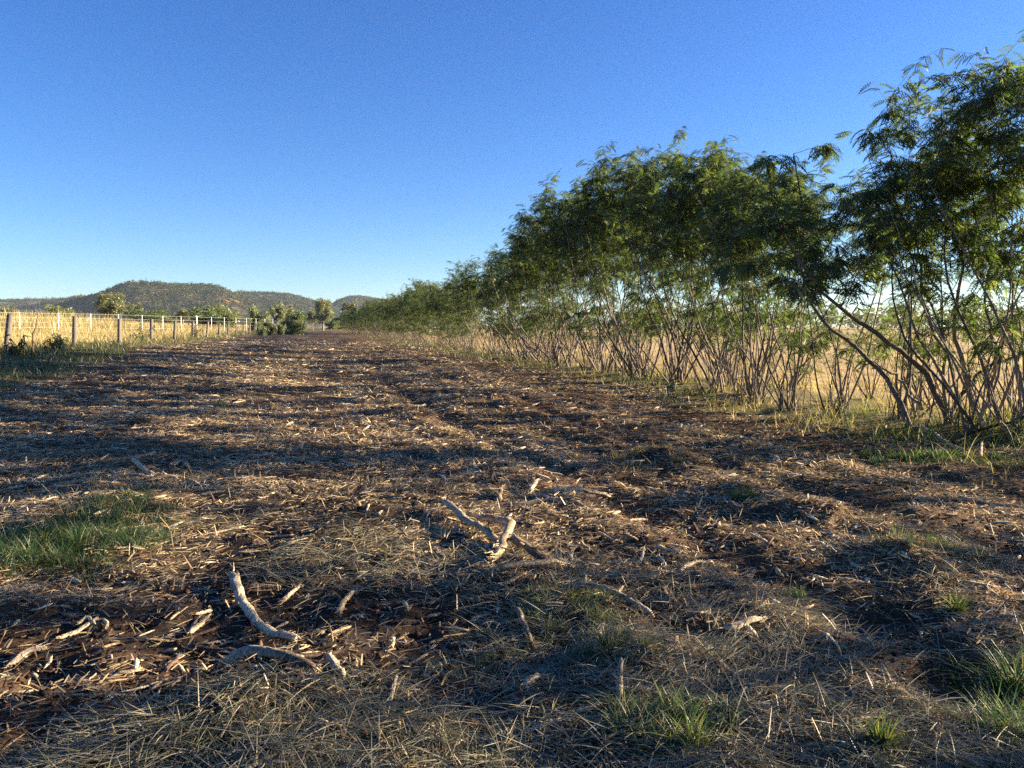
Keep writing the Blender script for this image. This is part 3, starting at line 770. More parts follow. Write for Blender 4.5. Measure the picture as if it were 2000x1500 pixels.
# ------------------------------------------------------------------ branches, sticks and logs
WPALE = np.array((.66, .51, .32)); WGREY = np.array((.46, .37, .26)); WBARK = np.array((.10, .065, .047)); WTAN = np.array((.43, .30, .175)); WDARK = np.array((.07, .048, .036))
def stick(name, pts, wpx, col, label, col2=None, fray=(0, 0), hz=None, cat='stick'):
    G = [gp(p[0], p[1]) for p in pts]; Y = np.mean([g[1] for g in G])
    r = wpx * .84 / 2 / FPX * Y
    P = np.array([[g[0], g[1], float(gz(g[0], g[1])) + r * .8 + .008 + (hz[i] * .45 if hz else 0)] for i, g in enumerate(G)])
    org = P.mean(0); org[2] = P[:, 2].min() - r
    L = np.linalg.norm(np.diff(P, axis=0), axis=1).sum(); n = max(7, min(22, int(L / (r * 1.6))))
    s = np.linspace(0, len(P) - 1, n); Q = np.column_stack([np.interp(s, np.arange(len(P)), P[:, k]) for k in range(3)]) - org
    if n > 4: Q[1:-1] = Q[1:-1] * .5 + (Q[:-2] + Q[2:]) * .25
    Q += RNG.normal(0, r * .14, Q.shape); Q[0 if U(0, 1) < .3 else -1, 2] -= r * .7
    t = np.linspace(0, 1, n); R = r * (1 - .25 * t) * U(.92, 1.07, n); R[0] *= .55; R[-1] *= .5
    c2 = col if col2 is None else col2
    C = col[None] * (1 - t[:, None]) + c2[None] * t[:, None]; C = C * U(.78, 1.15, (n, 1))
    ns = 11; st = U(.45, 1.2, ns)[None, :, None]
    if U(0, 1) < .6: st[:, int(U(0, ns)):] *= .55
    CS = (C[:, None] * (st + .12 * RNG.normal(0, 1, (n, ns, 1)))).reshape(-1, 3).clip(.01, .8); CS = np.vstack([CS, C[:1], C[-1:]])
    A = Acc(); A.tube(Q, R, ns, CS, True, U(.7, .95), .19)
    if r > .012 and n > 8:
        for _ in range(int(U(0, 2.3))):
            i = int(U(2, n - 2)); d = unit(Q[i + 1] - Q[i]) * U(-.2, .9) + RNG.normal(0, .6, 3); d[2] = abs(d[2]) * .2
            A.tube(walk(Q[i], d, r * U(2, 5), 3, .15, 0, (0, 0, 1)), np.array([.5, .38, .32, .22]) * r, 6, C[i] * U(.7, 1.1), True, None, .2)
    for end, k in ((0, fray[0]), (-1, fray[1])):
        if not k: continue
        d0 = unit(Q[0] - Q[1]) if end == 0 else unit(Q[-1] - Q[-2])
        for _ in range(k if r > .011 else (k + 1) // 2):
            d = d0 + RNG.normal(0, .2, 3); d[2] = abs(d[2]) * .35; ll = r * U(1.2, 3.6)
            p = Q[end] - d0 * r * U(.5, 2.5) + RNG.normal(0, r * .42, 3)
            A.tube(walk(p, d, ll, 3, .12, 0, (0, 0, 1)), np.array([.16, .14, .09, .02]) * r * U(.7, 1.7), 4, WPALE * U(.7, 1.1), False, .6)
    for _ in range(max(2, n // 3)):                           # lifted strips of bark and torn fibre
        i = int(U(1, n - 2)); d = unit(Q[i + 1] - Q[i]) + RNG.normal(0, .2, 3)
        A.tube(walk(Q[i] + np.array([0, 0, R[i] * .5]) + RNG.normal(0, r * .4, 3), d, r * U(2, 5), 3, .1, 0, (0, 0, 1)), np.array([.05, .16, .12, .02]) * r, 4, (c2 if U(0, 1) < .5 else WPALE) * U(.6, 1.1), False, .4)
    o = link(name, A.mesh(name, M_WOOD, False), None, org)
    return tag(o, label, cat, 'broken branches and sticks left on the cleared strip')
S = stick
S('broken_branch', [(452, 1130), (468, 1175), (498, 1213), (540, 1250), (577, 1273)], 27, WGREY, 'large pale torn branch with a frayed upper end, lying slanted on the left', WPALE, (16, 4), (.06, .03, .01, 0, 0), 'branch')
S('broken_branch', [(442, 1296), (500, 1303), (560, 1319), (617, 1337)], 31, WGREY, 'thick grey branch with dark barked lower end, below the large torn branch', WBARK, (10, 6), None, 'branch')
S('broken_branch', [(366, 1268), (420, 1277), (487, 1287)], 19, WBARK * 1.35, 'brown bark-covered branch lying above the thick grey branch', None, (3, 3), None, 'branch')
S('stick', [(575, 1312), (640, 1299), (692, 1283)], 13, WBARK, 'dark thin stick crossing behind the thick grey branch end', None, (2, 3))
S('wood_chunk', [(640, 1302), (660, 1328), (672, 1347)], 24, WGREY, 'grey wood chunk right of the thick grey branch, half under the dark thin stick', None, (4, 4), None, 'wood chunk')
S('wood_chunk', [(549, 1180), (573, 1160), (591, 1148)], 13, WTAN, 'tan split chunk just right of the large torn branch', WPALE, (5, 2), None, 'wood chunk')
S('wood_chunk', [(658, 1198), (676, 1178), (692, 1162)], 15, WTAN * .85, 'tan barked chunk in the middle left, second right of the large torn branch', WPALE, (5, 3), None, 'wood chunk')
S('wood_chunk', [(370, 1243), (388, 1222), (407, 1203)], 15, WPALE, 'pale tapering chunk left of the large torn branch', WTAN, (6, 3), None, 'wood chunk')
S('stick', [(381, 1206), (400, 1197), (415, 1190)], 8, WPALE * 1.1, 'short whitish stick above the pale tapering chunk', None, (2, 1))
S('stick', [(427, 1250), (462, 1243)], 9, WPALE * .9, 'short pale stick lying flat under the large torn branch', None, (1, 2))
S('stick', [(324, 1328), (338, 1308), (351, 1288)], 14, WBARK * 1.5, 'reddish brown stub standing left of the brown barked branch', None, (2, 4))
S('split_wood', [(114, 1248), (150, 1237), (190, 1213)], 13, WPALE * 1.05, 'bunch of pale split wood with two prongs on the far left', None, (12, 8), None, 'split wood')
S('split_wood', [(152, 1226), (170, 1216), (186, 1224)], 10, WPALE * .85, 'curled pale sliver hooked over the pronged split wood', None, (5, 5), (.03, .05, .02), 'split wood')
S('wood_chunk', [(18, 1290), (50, 1272), (92, 1264)], 18, WGREY * .8, 'grey shredded wood at the left edge of the foreground', None, (8, 6), None, 'wood chunk')
S('broken_branch', [(870, 1005), (912, 1035), (945, 1060), (978, 1082)], 20, WGREY, 'grey straight branch forming the left arm of the torn log tangle', WTAN, (10, 4), (.14, .12, .08, .03), 'branch')
S('broken_branch', [(935, 1030), (985, 1042), (999, 1062), (986, 1095), (962, 1124)], 24, WTAN, 'bent frayed branch folded like an elbow in the log tangle', WPALE, (22, 18), (.10, .18, .20, .12, .02), 'branch')
S('broken_branch', [(1000, 1086), (1038, 1108), (1066, 1126)], 24, WTAN * .85, 'thick tan branch end on the right of the log tangle', WBARK, (14, 4), (.14, .10, .04), 'branch')
S('split_wood', [(951, 1094), (972, 1081), (992, 1070)], 12, WPALE * .95, 'pale split piece poking left out of the log tangle', WGREY, (3, 2), (.0, .02, .05), 'split wood')
S('broken_branch', [(970, 1143), (1030, 1137), (1097, 1126)], 21, WTAN, 'tan branch lying flat just below the log tangle', WPALE, (8, 10), (.04, .06, .06), 'branch')
S('broken_branch', [(978, 1160), (1030, 1143)], 15, WTAN * .8, 'split brown prong under the flat tan branch', None, (5, 3), None, 'branch')
S('stick', [(1135, 1147), (1190, 1151), (1242, 1160)], 10, WBARK, 'long dark brown stick right of the flat tan branch', None, (2, 2))
S('broken_branch', [(1118, 1160), (1175, 1168), (1228, 1186), (1277, 1207)], 17, WTAN * .8, 'weathered curved branch below the long dark brown stick', WGREY, (4, 6), (.0, .03, .03, 0), 'branch')
S('split_wood', [(1185, 1190), (1200, 1178), (1217, 1168)], 9, WPALE * 1.1, 'bright pale splinter leaning on the weathered curved branch', None, (3, 2), (.0, .02, .05), 'split wood')
S('broken_branch', [(1265, 1153), (1340, 1160), (1425, 1150)], 14, WTAN * .75, 'straight brown branch half buried in litter right of centre', None, (4, 8), None, 'branch')
S('stick', [(1292, 1162), (1303, 1178), (1312, 1195)], 10, WBARK * 1.3, 'short brown stub hanging from the half buried straight branch', None, (2, 3))
S('split_wood', [(1322, 1122), (1355, 1106), (1393, 1103)], 12, WPALE, 'pale curved split piece above the half buried straight branch', None, (6, 6), (0, .03, .0), 'split wood')
S('split_wood', [(1368, 1121), (1395, 1124), (1422, 1124)], 9, WPALE * .95, 'flat pale slat under the pale curved split piece', None, (2, 3), None, 'split wood')
S('wood_chunk', [(1330, 1140), (1350, 1132), (1370, 1140)], 16, WTAN, 'crumbly tan chunk just above the half buried straight branch', None, (8, 8), None, 'wood chunk')
S('split_wood', [(1280, 1073), (1310, 1080), (1338, 1088)], 11, WPALE * .9, 'spindle-shaped pale chip with a thick end on bare dark soil', WGREY, (3, 5), None, 'split wood')
S('split_wood', [(1285, 1092), (1300, 1108)], 12, WGREY, 'stubby grey chip below the spindle-shaped pale chip', None, (3, 3), None, 'split wood')
S('split_wood', [(1250, 1103), (1258, 1081)], 8, WPALE * 1.2, 'small white upright splinter on the bare dark soil', None, (1, 3), (0, .09), 'split wood')
S('stick', [(1009, 1200), (1026, 1230), (1041, 1264)], 15, WGREY, 'grey stick with a pale top, stuck in grey-green grass', WBARK * 1.2, (5, 2), (.04, .02, .0))
S('stick', [(1164, 1302), (1168, 1278), (1177, 1252)], 12, WPALE, 'pale stick standing up out of the spiky tussock', None, (3, 5), (0, .05, .11))
S('stick', [(1212, 1392), (1210, 1360), (1212, 1335)], 15, WGREY * 1.05, 'grey-brown upright stub in grass near the bottom centre', None, (4, 6), (.0, .03, .07))
S('wood_chunk', [(1124, 1403), (1150, 1399), (1176, 1396)], 16, WPALE * 1.05, 'pale flat-cut wood block near the bottom centre', None, (1, 2), None, 'wood chunk')
S('wood_chunk', [(1024, 1352), (1040, 1340), (1056, 1327)], 25, WPALE * .9, 'stubby pale log piece left of the upright stub', None, (3, 2), None, 'wood chunk')
S('wood_chunk', [(1008, 1350), (1015, 1368), (1022, 1385)], 20, WBARK * 1.3, 'shaggy brown bark lump beside the stubby pale log piece', None, (8, 8), None, 'wood chunk')
S('split_wood', [(1415, 1245), (1450, 1240), (1494, 1230)], 20, WPALE, 'pale frayed root with a broad torn end right of centre', WGREY, (2, 16), (0, .02, .05), 'split wood')
S('stick', [(1494, 1237), (1506, 1252), (1521, 1264)], 8, WPALE, 'thin curved pale twig beside the frayed root', None, (1, 1))
S('stick', [(1719, 1316), (1730, 1335), (1742, 1357)], 10, WPALE * 1.1, 'bone-pale curved stick on the dark soil hollow', None, (2, 2), (.05, .03, 0))
S('stick', [(1548, 1371), (1551, 1344)], 8, WPALE, 'short pale peg standing in front of the dark soil hollow', None, (1, 2), (0, .07))
S('stick', [(1642, 1340), (1655, 1357), (1666, 1378)], 6, WGREY, 'thin grey bent twig between the peg and the curved stick', None, (1, 1))
S('stick', [(1318, 1248), (1345, 1240), (1372, 1232)], 9, WPALE * .85, 'thin pale stick left of the frayed root', None, (1, 2))
S('stick', [(1378, 1287), (1400, 1280), (1425, 1274)], 7, WPALE * .8, 'slim tan stick below the frayed root', None, (1, 1))
S('split_wood', [(1577, 1083), (1607, 1097)], 9, WPALE * 1.05, 'pale rectangular splinter on dark soil on the right half', None, (1, 2), None, 'split wood')
S('split_wood', [(1533, 1098), (1572, 1105)], 7, WPALE * .85, 'flat pale splinter left of the rectangular one', None, (2, 2), None, 'split wood')
S('broken_branch', [(258, 918), (285, 930), (308, 934), (350, 938)], 13, WPALE, 'whitish torn log with a jagged end behind the green patch on the left', None, (10, 5), (.06, .05, .02, 0), 'branch')
S('wood_chunk', [(252, 937), (280, 940), (300, 936)], 14, WGREY * .8, 'grey mouldy wood heap in front of the whitish torn log', None, (6, 6), None, 'wood chunk')
S('wood_chunk', [(338, 918), (355, 912), (372, 920)], 15, WGREY * .75, 'rotten grey lump behind the whitish torn log', None, (6, 6), None, 'wood chunk')
S('stick', [(58, 938), (80, 930), (106, 923)], 8, WPALE * .95, 'pale bent stick at far left beyond the green patch', None, (2, 2))
S('stick', [(43, 945), (68, 955)], 11, WBARK, 'dark brown stub below the pale bent stick at far left', None, (2, 3))
S('stick', [(212, 927), (226, 936)], 8, WPALE * 1.1, 'short white stick left of the whitish torn log', None, (1, 1))
S('stick', [(383, 1044), (430, 1037), (477, 1030)], 9, WPALE * .8, 'long thin pale stick right of the large left grass patch', None, (8, 2))
S('stick', [(1008, 990), (1055, 985), (1102, 986)], 8, WPALE, 'long straight pale stick at the front edge of the straw, beyond the log tangle', None, (3, 2))
S('broken_branch', [(1080, 968), (1130, 966), (1192, 962)], 14, WPALE, 'broad whitish shredded branch lying on straw beyond the log tangle', None, (14, 14), None, 'branch')
S('split_wood', [(1034, 965), (1050, 953)], 12, WPALE * .95, 'stubby pale chip left of the broad whitish shredded branch', None, (4, 4), (0, .05), 'split wood')
S('split_wood', [(975, 985), (978, 965)], 12, WTAN, 'tan curved chip standing left of the long straight pale stick', None, (5, 5), (0, .06), 'split wood')
S('stick', [(747, 977), (765, 979), (792, 981)], 8, WPALE * .95, 'short pale stick lying alone on the dark middle ground', None, (2, 2))
S('stick', [(852, 1002), (895, 996)], 7, WPALE * .9, 'thin pale stick just behind the log tangle', None, (1, 2))
S('broken_branch', [(1422, 985), (1440, 998), (1470, 1004)], 19, WBARK * 1.2, 'brown curved log next to a dark soil clod on the right half', WTAN * .7, (3, 2), (.03, .01, 0), 'branch')
S('broken_branch', [(1789, 844), (1828, 862), (1858, 880), (1892, 888)], 9, WGREY, 'pale forked fallen branch in the cuttings under the hedgerow', WPALE, (2, 4), (.12, .12, .06, 0), 'branch')
S('broken_branch', [(1856, 872), (1895, 862), (1955, 858), (2070, 858)], 10, WBARK * .8, 'long dark branch leaning up towards the right edge, under the hedgerow', None, (3, 3), (.02, .16, .26, .45), 'branch')
S('stick', [(1868, 978), (1930, 985), (2010, 992)], 9, WPALE * .8, 'long pale stick at the right edge lying across the sunlit litter', None, (2, 2))
S('stick', [(1915, 900), (1917, 878)], 6, WPALE, 'thin pale stick standing in the litter below the dark leaning branch', None, (1, 1), (0, .14))
S('stick', [(967, 771), (975, 777), (994, 787)], 9, WDARK * 1.3, 'dark curved stick on the orange sunlit straw in the middle distance', WTAN, (2, 2), (.06, .02, 0))
S('split_wood', [(383, 775), (430, 773)], 8, WPALE * .9, 'flat pale slab lying far back on the left half', None, (3, 3), None, 'split wood')
S('wood_chunk', [(222, 738), (240, 742)], 10, WTAN, 'tan stump fragment far back on the left half', None, (5, 5), (.05, 0), 'wood chunk')
S('stick', [(1165, 1045), (1200, 1062), (1215, 1066)], 6, WPALE * .8, 'thin tan stick over the bare soil right of the log tangle', None, (1, 1))
S('stick', [(1090, 1075), (1108, 1095)], 10, WTAN * .8, 'brown chip on edge right of the elbow-shaped branch', None, (3, 3))
S('stick', [(1112, 1092), (1116, 1118)], 12, WGREY * .8, 'grey peg in grass right of the thick tan branch end', None, (3, 3), (.05, 0))
S('split_wood', [(700, 865), (716, 858)], 9, WTAN, 'tan chip on the sunlit straw left of centre', None, (4, 2), None, 'split wood')
S('stick', [(545, 1385), (580, 1395)], 13, WGREY * .9, 'grey shard below the thick grey branch', None, (4, 3))
S('stick', [(372, 1378), (430, 1362)], 13, WGREY * .75, 'weathered grey sliver at the lower left below the brown stub', None, (5, 5))
S('stick', [(476, 1398), (540, 1397)], 9, WBARK * 1.2, 'dark flat stick at the bottom left in front of the grey shard', None, (1, 1))
S('stick', [(762, 1390), (775, 1345)], 12, WGREY * .8, 'grey upright splinter at the bottom left of centre', None, (3, 6), (0, .06))
S('stick', [(650, 1278), (644, 1238)], 6, WTAN * .8, 'thin upright twig between the two branch groups on the left', None, (1, 1), (0, .08))
S('stick', [(645, 1250), (685, 1228)], 7, WTAN, 'thin reddish twig leaning on the thin upright twig', None, (2, 2), (.0, .03))
S('stick', [(765, 1275), (770, 1256)], 10, WPALE * 1.05, 'small white peg on the dark soil left of centre', None, (1, 1), (0, .05))

# loose chips big enough to pick up: same look, one group
def build_chips():
    tm = []
    for i in range(12):
        c = np.array([(.55, .43, .27), (.48, .36, .21), (.60, .50, .34), (.36, .27, .17)])[i % 4]
        V, Q, T, C = chip_mesh(.10, U(.014, .026), U(.008, .013), c); tm.append(np_mesh('wood_chip', V, Q, T, C, M_WOOD))
    n = 0
    while n < 170:
        py = U(0, 1); px = U(-40, 2040); py = 850 + 620 * py ** .8
        g = gp(px, py)
        if cleared(g[0], g[1]) < .8: continue
        o = link('wood_chip', tm[n % 12], None, (g[0], g[1], float(gz(g[0], g[1])) + .014))
        o.rotation_euler = (U(-.5, .5), RNG.normal(0, .18), U(0, 6.28)); s = U(.5, 1.05) * (1 + .04 * g[1]); o.scale = (s, s, s)
        tag(o, 'loose pale wood chip, finger sized, lying on the litter of the cleared strip', 'wood chip', 'loose pale wood chips'); n += 1
build_chips()

# ------------------------------------------------------------------ fences
def build_fence():
    root = empty('wooden_fence', (-18.4, 28, .6)); tag(root, 'weathered timber post and wire fence with leaning posts along the left verge', 'fence')
    tops = []; RP = np.array(root.location)
    lean = [(.16, 0), (.05, 0), (.03, .02), (.06, 0), (.07, 0), (.06, 0), (.10, .02), (.12, 0), (.03, 0)]
    for n in range(-1, 24):
        Y = 28 + 7.5 * n; X = -18.42 - .2329 * (Y - 28); z = float(gz(X, Y))
        h = 1.42 + U(-.06, .06); lx, ly = lean[n] if 0 <= n < 9 else (U(.0, .12), U(-.04, .04)); r = U(.10, .125)
        t = np.array([0, .02, .25, .5, .75, .97, 1.0]); P = np.column_stack([X + lx * h * t, Y + ly * h * t, z - .08 + (h + .08) * t])
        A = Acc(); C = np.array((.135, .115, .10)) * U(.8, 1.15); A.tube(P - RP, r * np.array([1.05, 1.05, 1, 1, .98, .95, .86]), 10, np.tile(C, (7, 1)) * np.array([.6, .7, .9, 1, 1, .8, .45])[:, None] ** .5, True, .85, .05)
        for hh in (.35, .62, .9, 1.15):                       # bored wire holes and dark knots on the face
            c = np.array([X + lx * hh, Y + ly * hh - r * .86, z + hh]) - RP
            A.tube(np.array([c + [0, .03, 0], c + [0, -.006, 0]]), np.array([.014, .014]), 6, (.012, .01, .01))
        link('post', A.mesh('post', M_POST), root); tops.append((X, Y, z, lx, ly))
    for hh in (.35, .62, .9, 1.15):
        A = Acc(); pts = []
        for i, (X, Y, z, lx, ly) in enumerate(tops):
            pts.append((X + lx * hh, Y + ly * hh, z + hh))
            if i < len(tops) - 1:
                b = tops[i + 1]; pts.append(((X + b[0]) / 2, (Y + b[1]) / 2, (z + b[2]) / 2 + hh - .03))
        A.tube(np.array(pts) - RP, np.full(len(pts), .005), 4, (.10, .075, .06), False); link('wire', A.mesh('wire', M_WIRE), root)
build_fence()
def build_white_fence():
    root = empty('white_fence', (-38.3, 60, 1.5)); tag(root, 'white post and strand fence standing farther back in the golden paddock', 'fence'); RP = np.array(root.location)
    ps = []
    for n in range(-2, 15):
        Y = 60 * (1 + .0962 * n); X = -38.3 - .0665 * (Y - 60); z = float(gz(X, Y))
        zb = CAMZ - (641 - HOR) / FPX * Y; z = min(z, zb)
        h = (CAMZ + (HOR - np.interp(Y, [50, 60, 90, 120, 150], [608.5, 610, 617, 621, 624])) / FPX * Y) - z
        A = Acc(); A.tube(np.array([(X, Y, z - .1), (X + .03, Y, z + h * .5), (X + .05, Y, z + h)]) - RP, np.array([.04, .038, 0.036]) * .95, 8, (.80, .78, .72))
        link('post', A.mesh('post', M_PAINT), root); ps.append((X, Y, z, h))
    for f in (.97, .73, .48, .2):
        P = np.array([(X + .05 * f, Y - .04, z + h * f) for X, Y, z, h in ps]); A = Acc(); A.tube(P - RP, np.full(len(P), .0055), 4, (.62, .57, .46), False)
        link('strand', A.mesh('strand', M_PAINT), root)
build_white_fence()
def build_small_things():
    # pole with a flat white cap
    p = at(384, 640, 112); zt = at(384, 619, 112)[2]; z0 = float(gz(p[0], 112.))
    r = empty('capped_pole', (p[0], 112, z0)); tag(r, 'thin pole with a flat white cap in the paddock, between two fence posts', 'pole')
    A = Acc(); A.tube(np.array([(0, 0, -.1), (0, 0, (zt - z0) / 2), (0, 0, zt - z0)]), np.array([.045, .04, .04]), 8, (.55, .53, .5)); link('pole', A.mesh('pole', M_PAINT), r)
    A = Acc(); h = zt - z0; A.tube(np.array([(0, 0, h), (0, 0, h + .06), (0, 0, h + .12), (0, 0, h + .2)]), np.array([.25, .25, .12, .04]), 12, (.8, .8, .78)); link('cap', A.mesh('cap', M_PAINT), r)
    # bare sapling by the first posts
    A = Acc(); b = at(62, 668, 27.2); z0 = float(gz(b[0], b[1]))
    P = np.array([at(62, 668, 27.2), at(64, 652, 27.2), at(70, 640, 27.3), at(72, 625, 27.3), at(75, 604, 27.4)]); P[0, 2] = z0 - .05
    A.tube(P - [b[0], b[1], z0], np.array([.028, .025, .02, .015, .006]), 6, (.15, .09, .06), False)
    P2 = np.array([at(64, 655, 27.2), at(58, 645, 27.1), at(56, 640, 27.1)]); A.tube(P2 - [b[0], b[1], z0], np.array([.014, .01, .004]), 5, (.15, .09, .06), False)
    tag(link('dead_sapling', A.mesh('dead_sapling', M_BARK), None, (b[0], b[1], z0)), 'bare brown dead sapling standing between the first two timber posts', 'sapling')
    # leafy weeds on the fence
    for px, py, Y, h, lab in ((277, 660, 47, 1.35, 'drooping weed with dark leaves against the fourth timber post'), (382, 657, 64, 1.6, 'tall withered weed with hanging leaves after the sixth timber post'),
                              (105, 682, 30, .75, 'dark leafy weed at the foot of the second timber post'), (120, 678, 33, .8, 'spreading weed just behind the second timber post'), (30, 668, 26, .8, 'low leafy weed by the first timber post')):
        b = at(px, py, Y); z0 = float(gz(b[0], Y)); r = empty('roadside_weed', (b[0], Y, z0)); tag(r, lab, 'weed', 'leafy weeds along the timber fence')
        A = Acc(); LP = []; LD = []
        for k in range(7):
            a = U(0, 6.28); P = walk((U(-.1, .1), U(-.1, .1), -.03), (math.cos(a) * .4, math.sin(a) * .4, 1), h * U(.6, 1.1), 6, .15, -.05, (0, 0, 1))
            A.tube(P, np.linspace(.012, .004, 7), 4, (.13, .09, .055), False)
            for q in P[2:]:
                for _ in range(4): LP.append(q); LD.append((U(-1, 1), U(-1, 1), U(-.9, .1)))
        link('stalk', A.mesh('stalk', M_BARK), r); n = len(LP)
        V, Q, C = ribbons(np.array(LP), np.array(LD), U(.12, .26, n), U(.04, .07, n), U(.1, .6, n), palette(n, [(.06, .08, .03), (.10, .09, .045), (.045, .05, .03)], [.5, .25, .25]), 2, .2, U(-.8, .8, n))
        link('leaves', np_mesh('leaves', V, Q, None, C, M_GRASS), r)
    # thin mast on the far left ridge
    b = at(24, 588, 1900.); t = at(24, 574, 1900.); A = Acc(); A.tube(np.array([(0, 0, -14), (0, 0, 8), (0, 0, t[2] - b[2])]), np.array([.5, .4, .3]), 6, (.25, .25, .27))
    for hh in (6, 11, 15): A.tube(np.array([(-1.2, 0, hh), (1.2, 0, hh)]), np.array([.15, .15]), 4, (.25, .25, .27))
    tag(link('radio_mast', A.mesh('radio_mast', M_WIRE), None, b), 'thin radio mast on the low ridge at the far left', 'mast')
build_small_things()

# ------------------------------------------------------------------ gum trees and bushes in the distance
def leaf_cloud(centres, rad, n, size, cols, wts, flat=.75):
    N = len(centres) * n; c = np.repeat(np.asarray(centres), n, 0); rr = np.repeat(np.asarray(rad), n)
    d = RNG.normal(0, 1, (N, 3)); d /= np.linalg.norm(d, axis=1)[:, None]; P = c + d * (rr * U(.15, 1, N) ** .6)[:, None] * np.array([1, 1, flat])
    D = RNG.normal(0, 1, (N, 3)); D[:, 2] -= .6
    base = np.repeat(palette(len(centres), cols, wts, .2), n, 0) * U(.75, 1.25, N)[:, None]
    L = size * U(.6, 1.4, N)
    return ribbons(P, D, L, L * U(.35, .6, N), U(0, .4, N), base, 2, .3, U(-1.5, 1.5, N))
GUMC = [(.11, .125, .05), (.15, .155, .06), (.085, .105, .05), (.19, .18, .08)]
def make_gum(H=10.0, trunk=.28, spread=.42, n_l=7, clump=1.35, per=120):
    A = Acc(); c = []; rad = []
    bc = np.array((.24, .20, .165))
    T = walk((0, 0, -.3), (U(-.1, .1), U(-.1, .1), 1), H * .55, 8, .06, .05, (0, 0, 1)); A.tube(T, np.linspace(trunk, trunk * .5, 9), 8, bc, False)
    for i in range(n_l):
        k = int(U(3, 8.99)); a = i * 2.4 + U(-.5, .5); P = walk(T[k], (math.cos(a) * .8, math.sin(a) * .8, U(.5, 1.1)), H * U(.28, .5), 6, .12, .06, (0, 0, 1)); A.tube(P, np.linspace(trunk * .4, .03, 7), 5, bc, False)
        for q in (P[3], P[4], P[5], P[6]):
            for _ in range(2): c.append(q + RNG.normal(0, H * .055, 3)); rad.append(clump * U(.5, 1.0) * H / 10)
    V, Q, C = leaf_cloud(c, rad, per, .32 * H / 10, GUMC, [.35, .3, .2, .15])
    return A.mesh('trunk', M_BARK, True), np_mesh('crown', V, Q, None, C, M_GUM)
def make_bush(H=4.0):
    A = Acc(); c = []; rad = []
    for i in range(6):
        a = U(0, 6.28); P = walk((U(-.2, .2), U(-.2, .2), -.1), (math.cos(a) * .5, math.sin(a) * .5, 1), H * U(.5, .85), 5, .1, 0, (0, 0, 1)); A.tube(P, np.linspace(.09, .02, 6), 5, (.18, .14, .1), False)
        for q in P[1:]:
            for _ in range(2): c.append(q + RNG.normal(0, H * .11, 3)); rad.append(H * U(.12, .24))
    c = [q for q in c]; V, Q, C = leaf_cloud(c, rad, 130, .22 * H / 4, [(.085, .115, .04), (.12, .15, .05), (.17, .18, .065)], [.4, .35, .25])
    return A.mesh('trunk', M_BARK, True), np_mesh('crown', V, Q, None, C, M_GUM)
GUM = [make_gum(10, .28), make_gum(10, .34, .42, 9, 1.5, 120), make_gum(10, .22, .4, 6, 1.15, 110)]
BSH = [make_bush(), make_bush(), make_bush()]
def place_far(kind, k, px, top, Y, label, wid=1.0, name=None, cat='tree', rz=None):
    x = (px - CX) / FPX * Y; z = float(gz(x, float(Y))); zt = CAMZ + (HOR - top) / FPX * Y; h = max(zt - z, 1.0) * 1.1
    v = (GUM if kind == 'gum' else BSH)[k]; ref = max(q.co.z for q in v[1].vertices)
    r = empty(name or ('gum_tree' if kind == 'gum' else 'bush'), (x, Y, z), U(0, 6.28) if rz is None else rz); s = h / ref; r.scale = (s * wid, s * wid, s)
    tag(r, label, cat, 'trees and bushes in the paddocks far ahead'); link('trunk', v[0], r); link('crown', v[1], r)
place_far('gum', 1, 217, 574, 170, 'spreading gum tree rising above golden grass in front of the dark hill flank', 1.15)
place_far('gum', 2, 263, 593, 210, 'smaller grey-green gum tree right of the spreading one', 1.1)
place_far('bush', 0, 120, 596, 120, 'rounded yellow-green bush above the golden grass at far left', 1.2, None, 'bush')
place_far('bush', 1, 300, 604, 190, 'low yellowish bush right of the smaller gum tree', 1.8, None, 'bush')
place_far('bush', 2, 285, 606, 200, 'pale low bush tucked beside the smaller gum tree', 1.6, None, 'bush')
place_far('gum', 0, 360, 603, 200, 'dark rounded tree at the foot of the big hill', 1.3)
place_far('bush', 0, 330, 618, 185, 'small low bush left of the dark rounded tree', 1.5, None, 'bush')
place_far('bush', 1, 408, 598, 150, 'dark green tree over the leaning timber posts, left of a pair', 1.15)
place_far('gum', 2, 425, 600, 165, 'narrow tree between the dark green tree and its paler partner', 1.15)
place_far('bush', 2, 447, 598, 158, 'paler green tree forming the right of the pair over the posts', 1.15)
place_far('bush', 0, 505, 599, 150, 'pale green tree at the end of the visible fence posts', .8)
place_far('gum', 0, 545, 591, 190, 'upright gum tree with layered crown left of the strip end', .75)
place_far('gum', 2, 568, 599, 200, 'brownish crown peeping over the round dark bush', .8)
place_far('bush', 1, 574, 608, 128, 'large round dark bush at the left corner of the strip end', .8, None, 'bush')
place_far('bush', 2, 530, 627, 108, 'scrubby shrub tangled in the far fence', .7, None, 'bush')
place_far('bush', 0, 549, 630, 118, 'low scrub beside the far fence, next to the round dark bush', .7, None, 'bush')
place_far('bush', 1, 512, 629, 100, 'first scrubby shrub on the far fence, leaning over the posts', .7, None, 'bush')
place_far('gum', 1, 632, 586, 260, 'tallest gum tree with a dark trunk at the end of the strip', .8)
place_far('gum', 0, 612, 605, 270, 'shorter gum tree close to the left of the tallest one', .8)
place_far('gum', 2, 682, 588, 300, 'slim pale gum tree behind the low end of the hedgerow', .7)
place_far('gum', 1, 742, 594, 280, 'gum crown showing above the far hedgerow', .9)
place_far('gum', 1, 838, 556, 165, 'grey domed gum crown rising behind the lower middle hedgerow', .8)
place_far('gum', 0, 860, 567, 150, 'brownish gum crown close behind the grey domed one', .7)
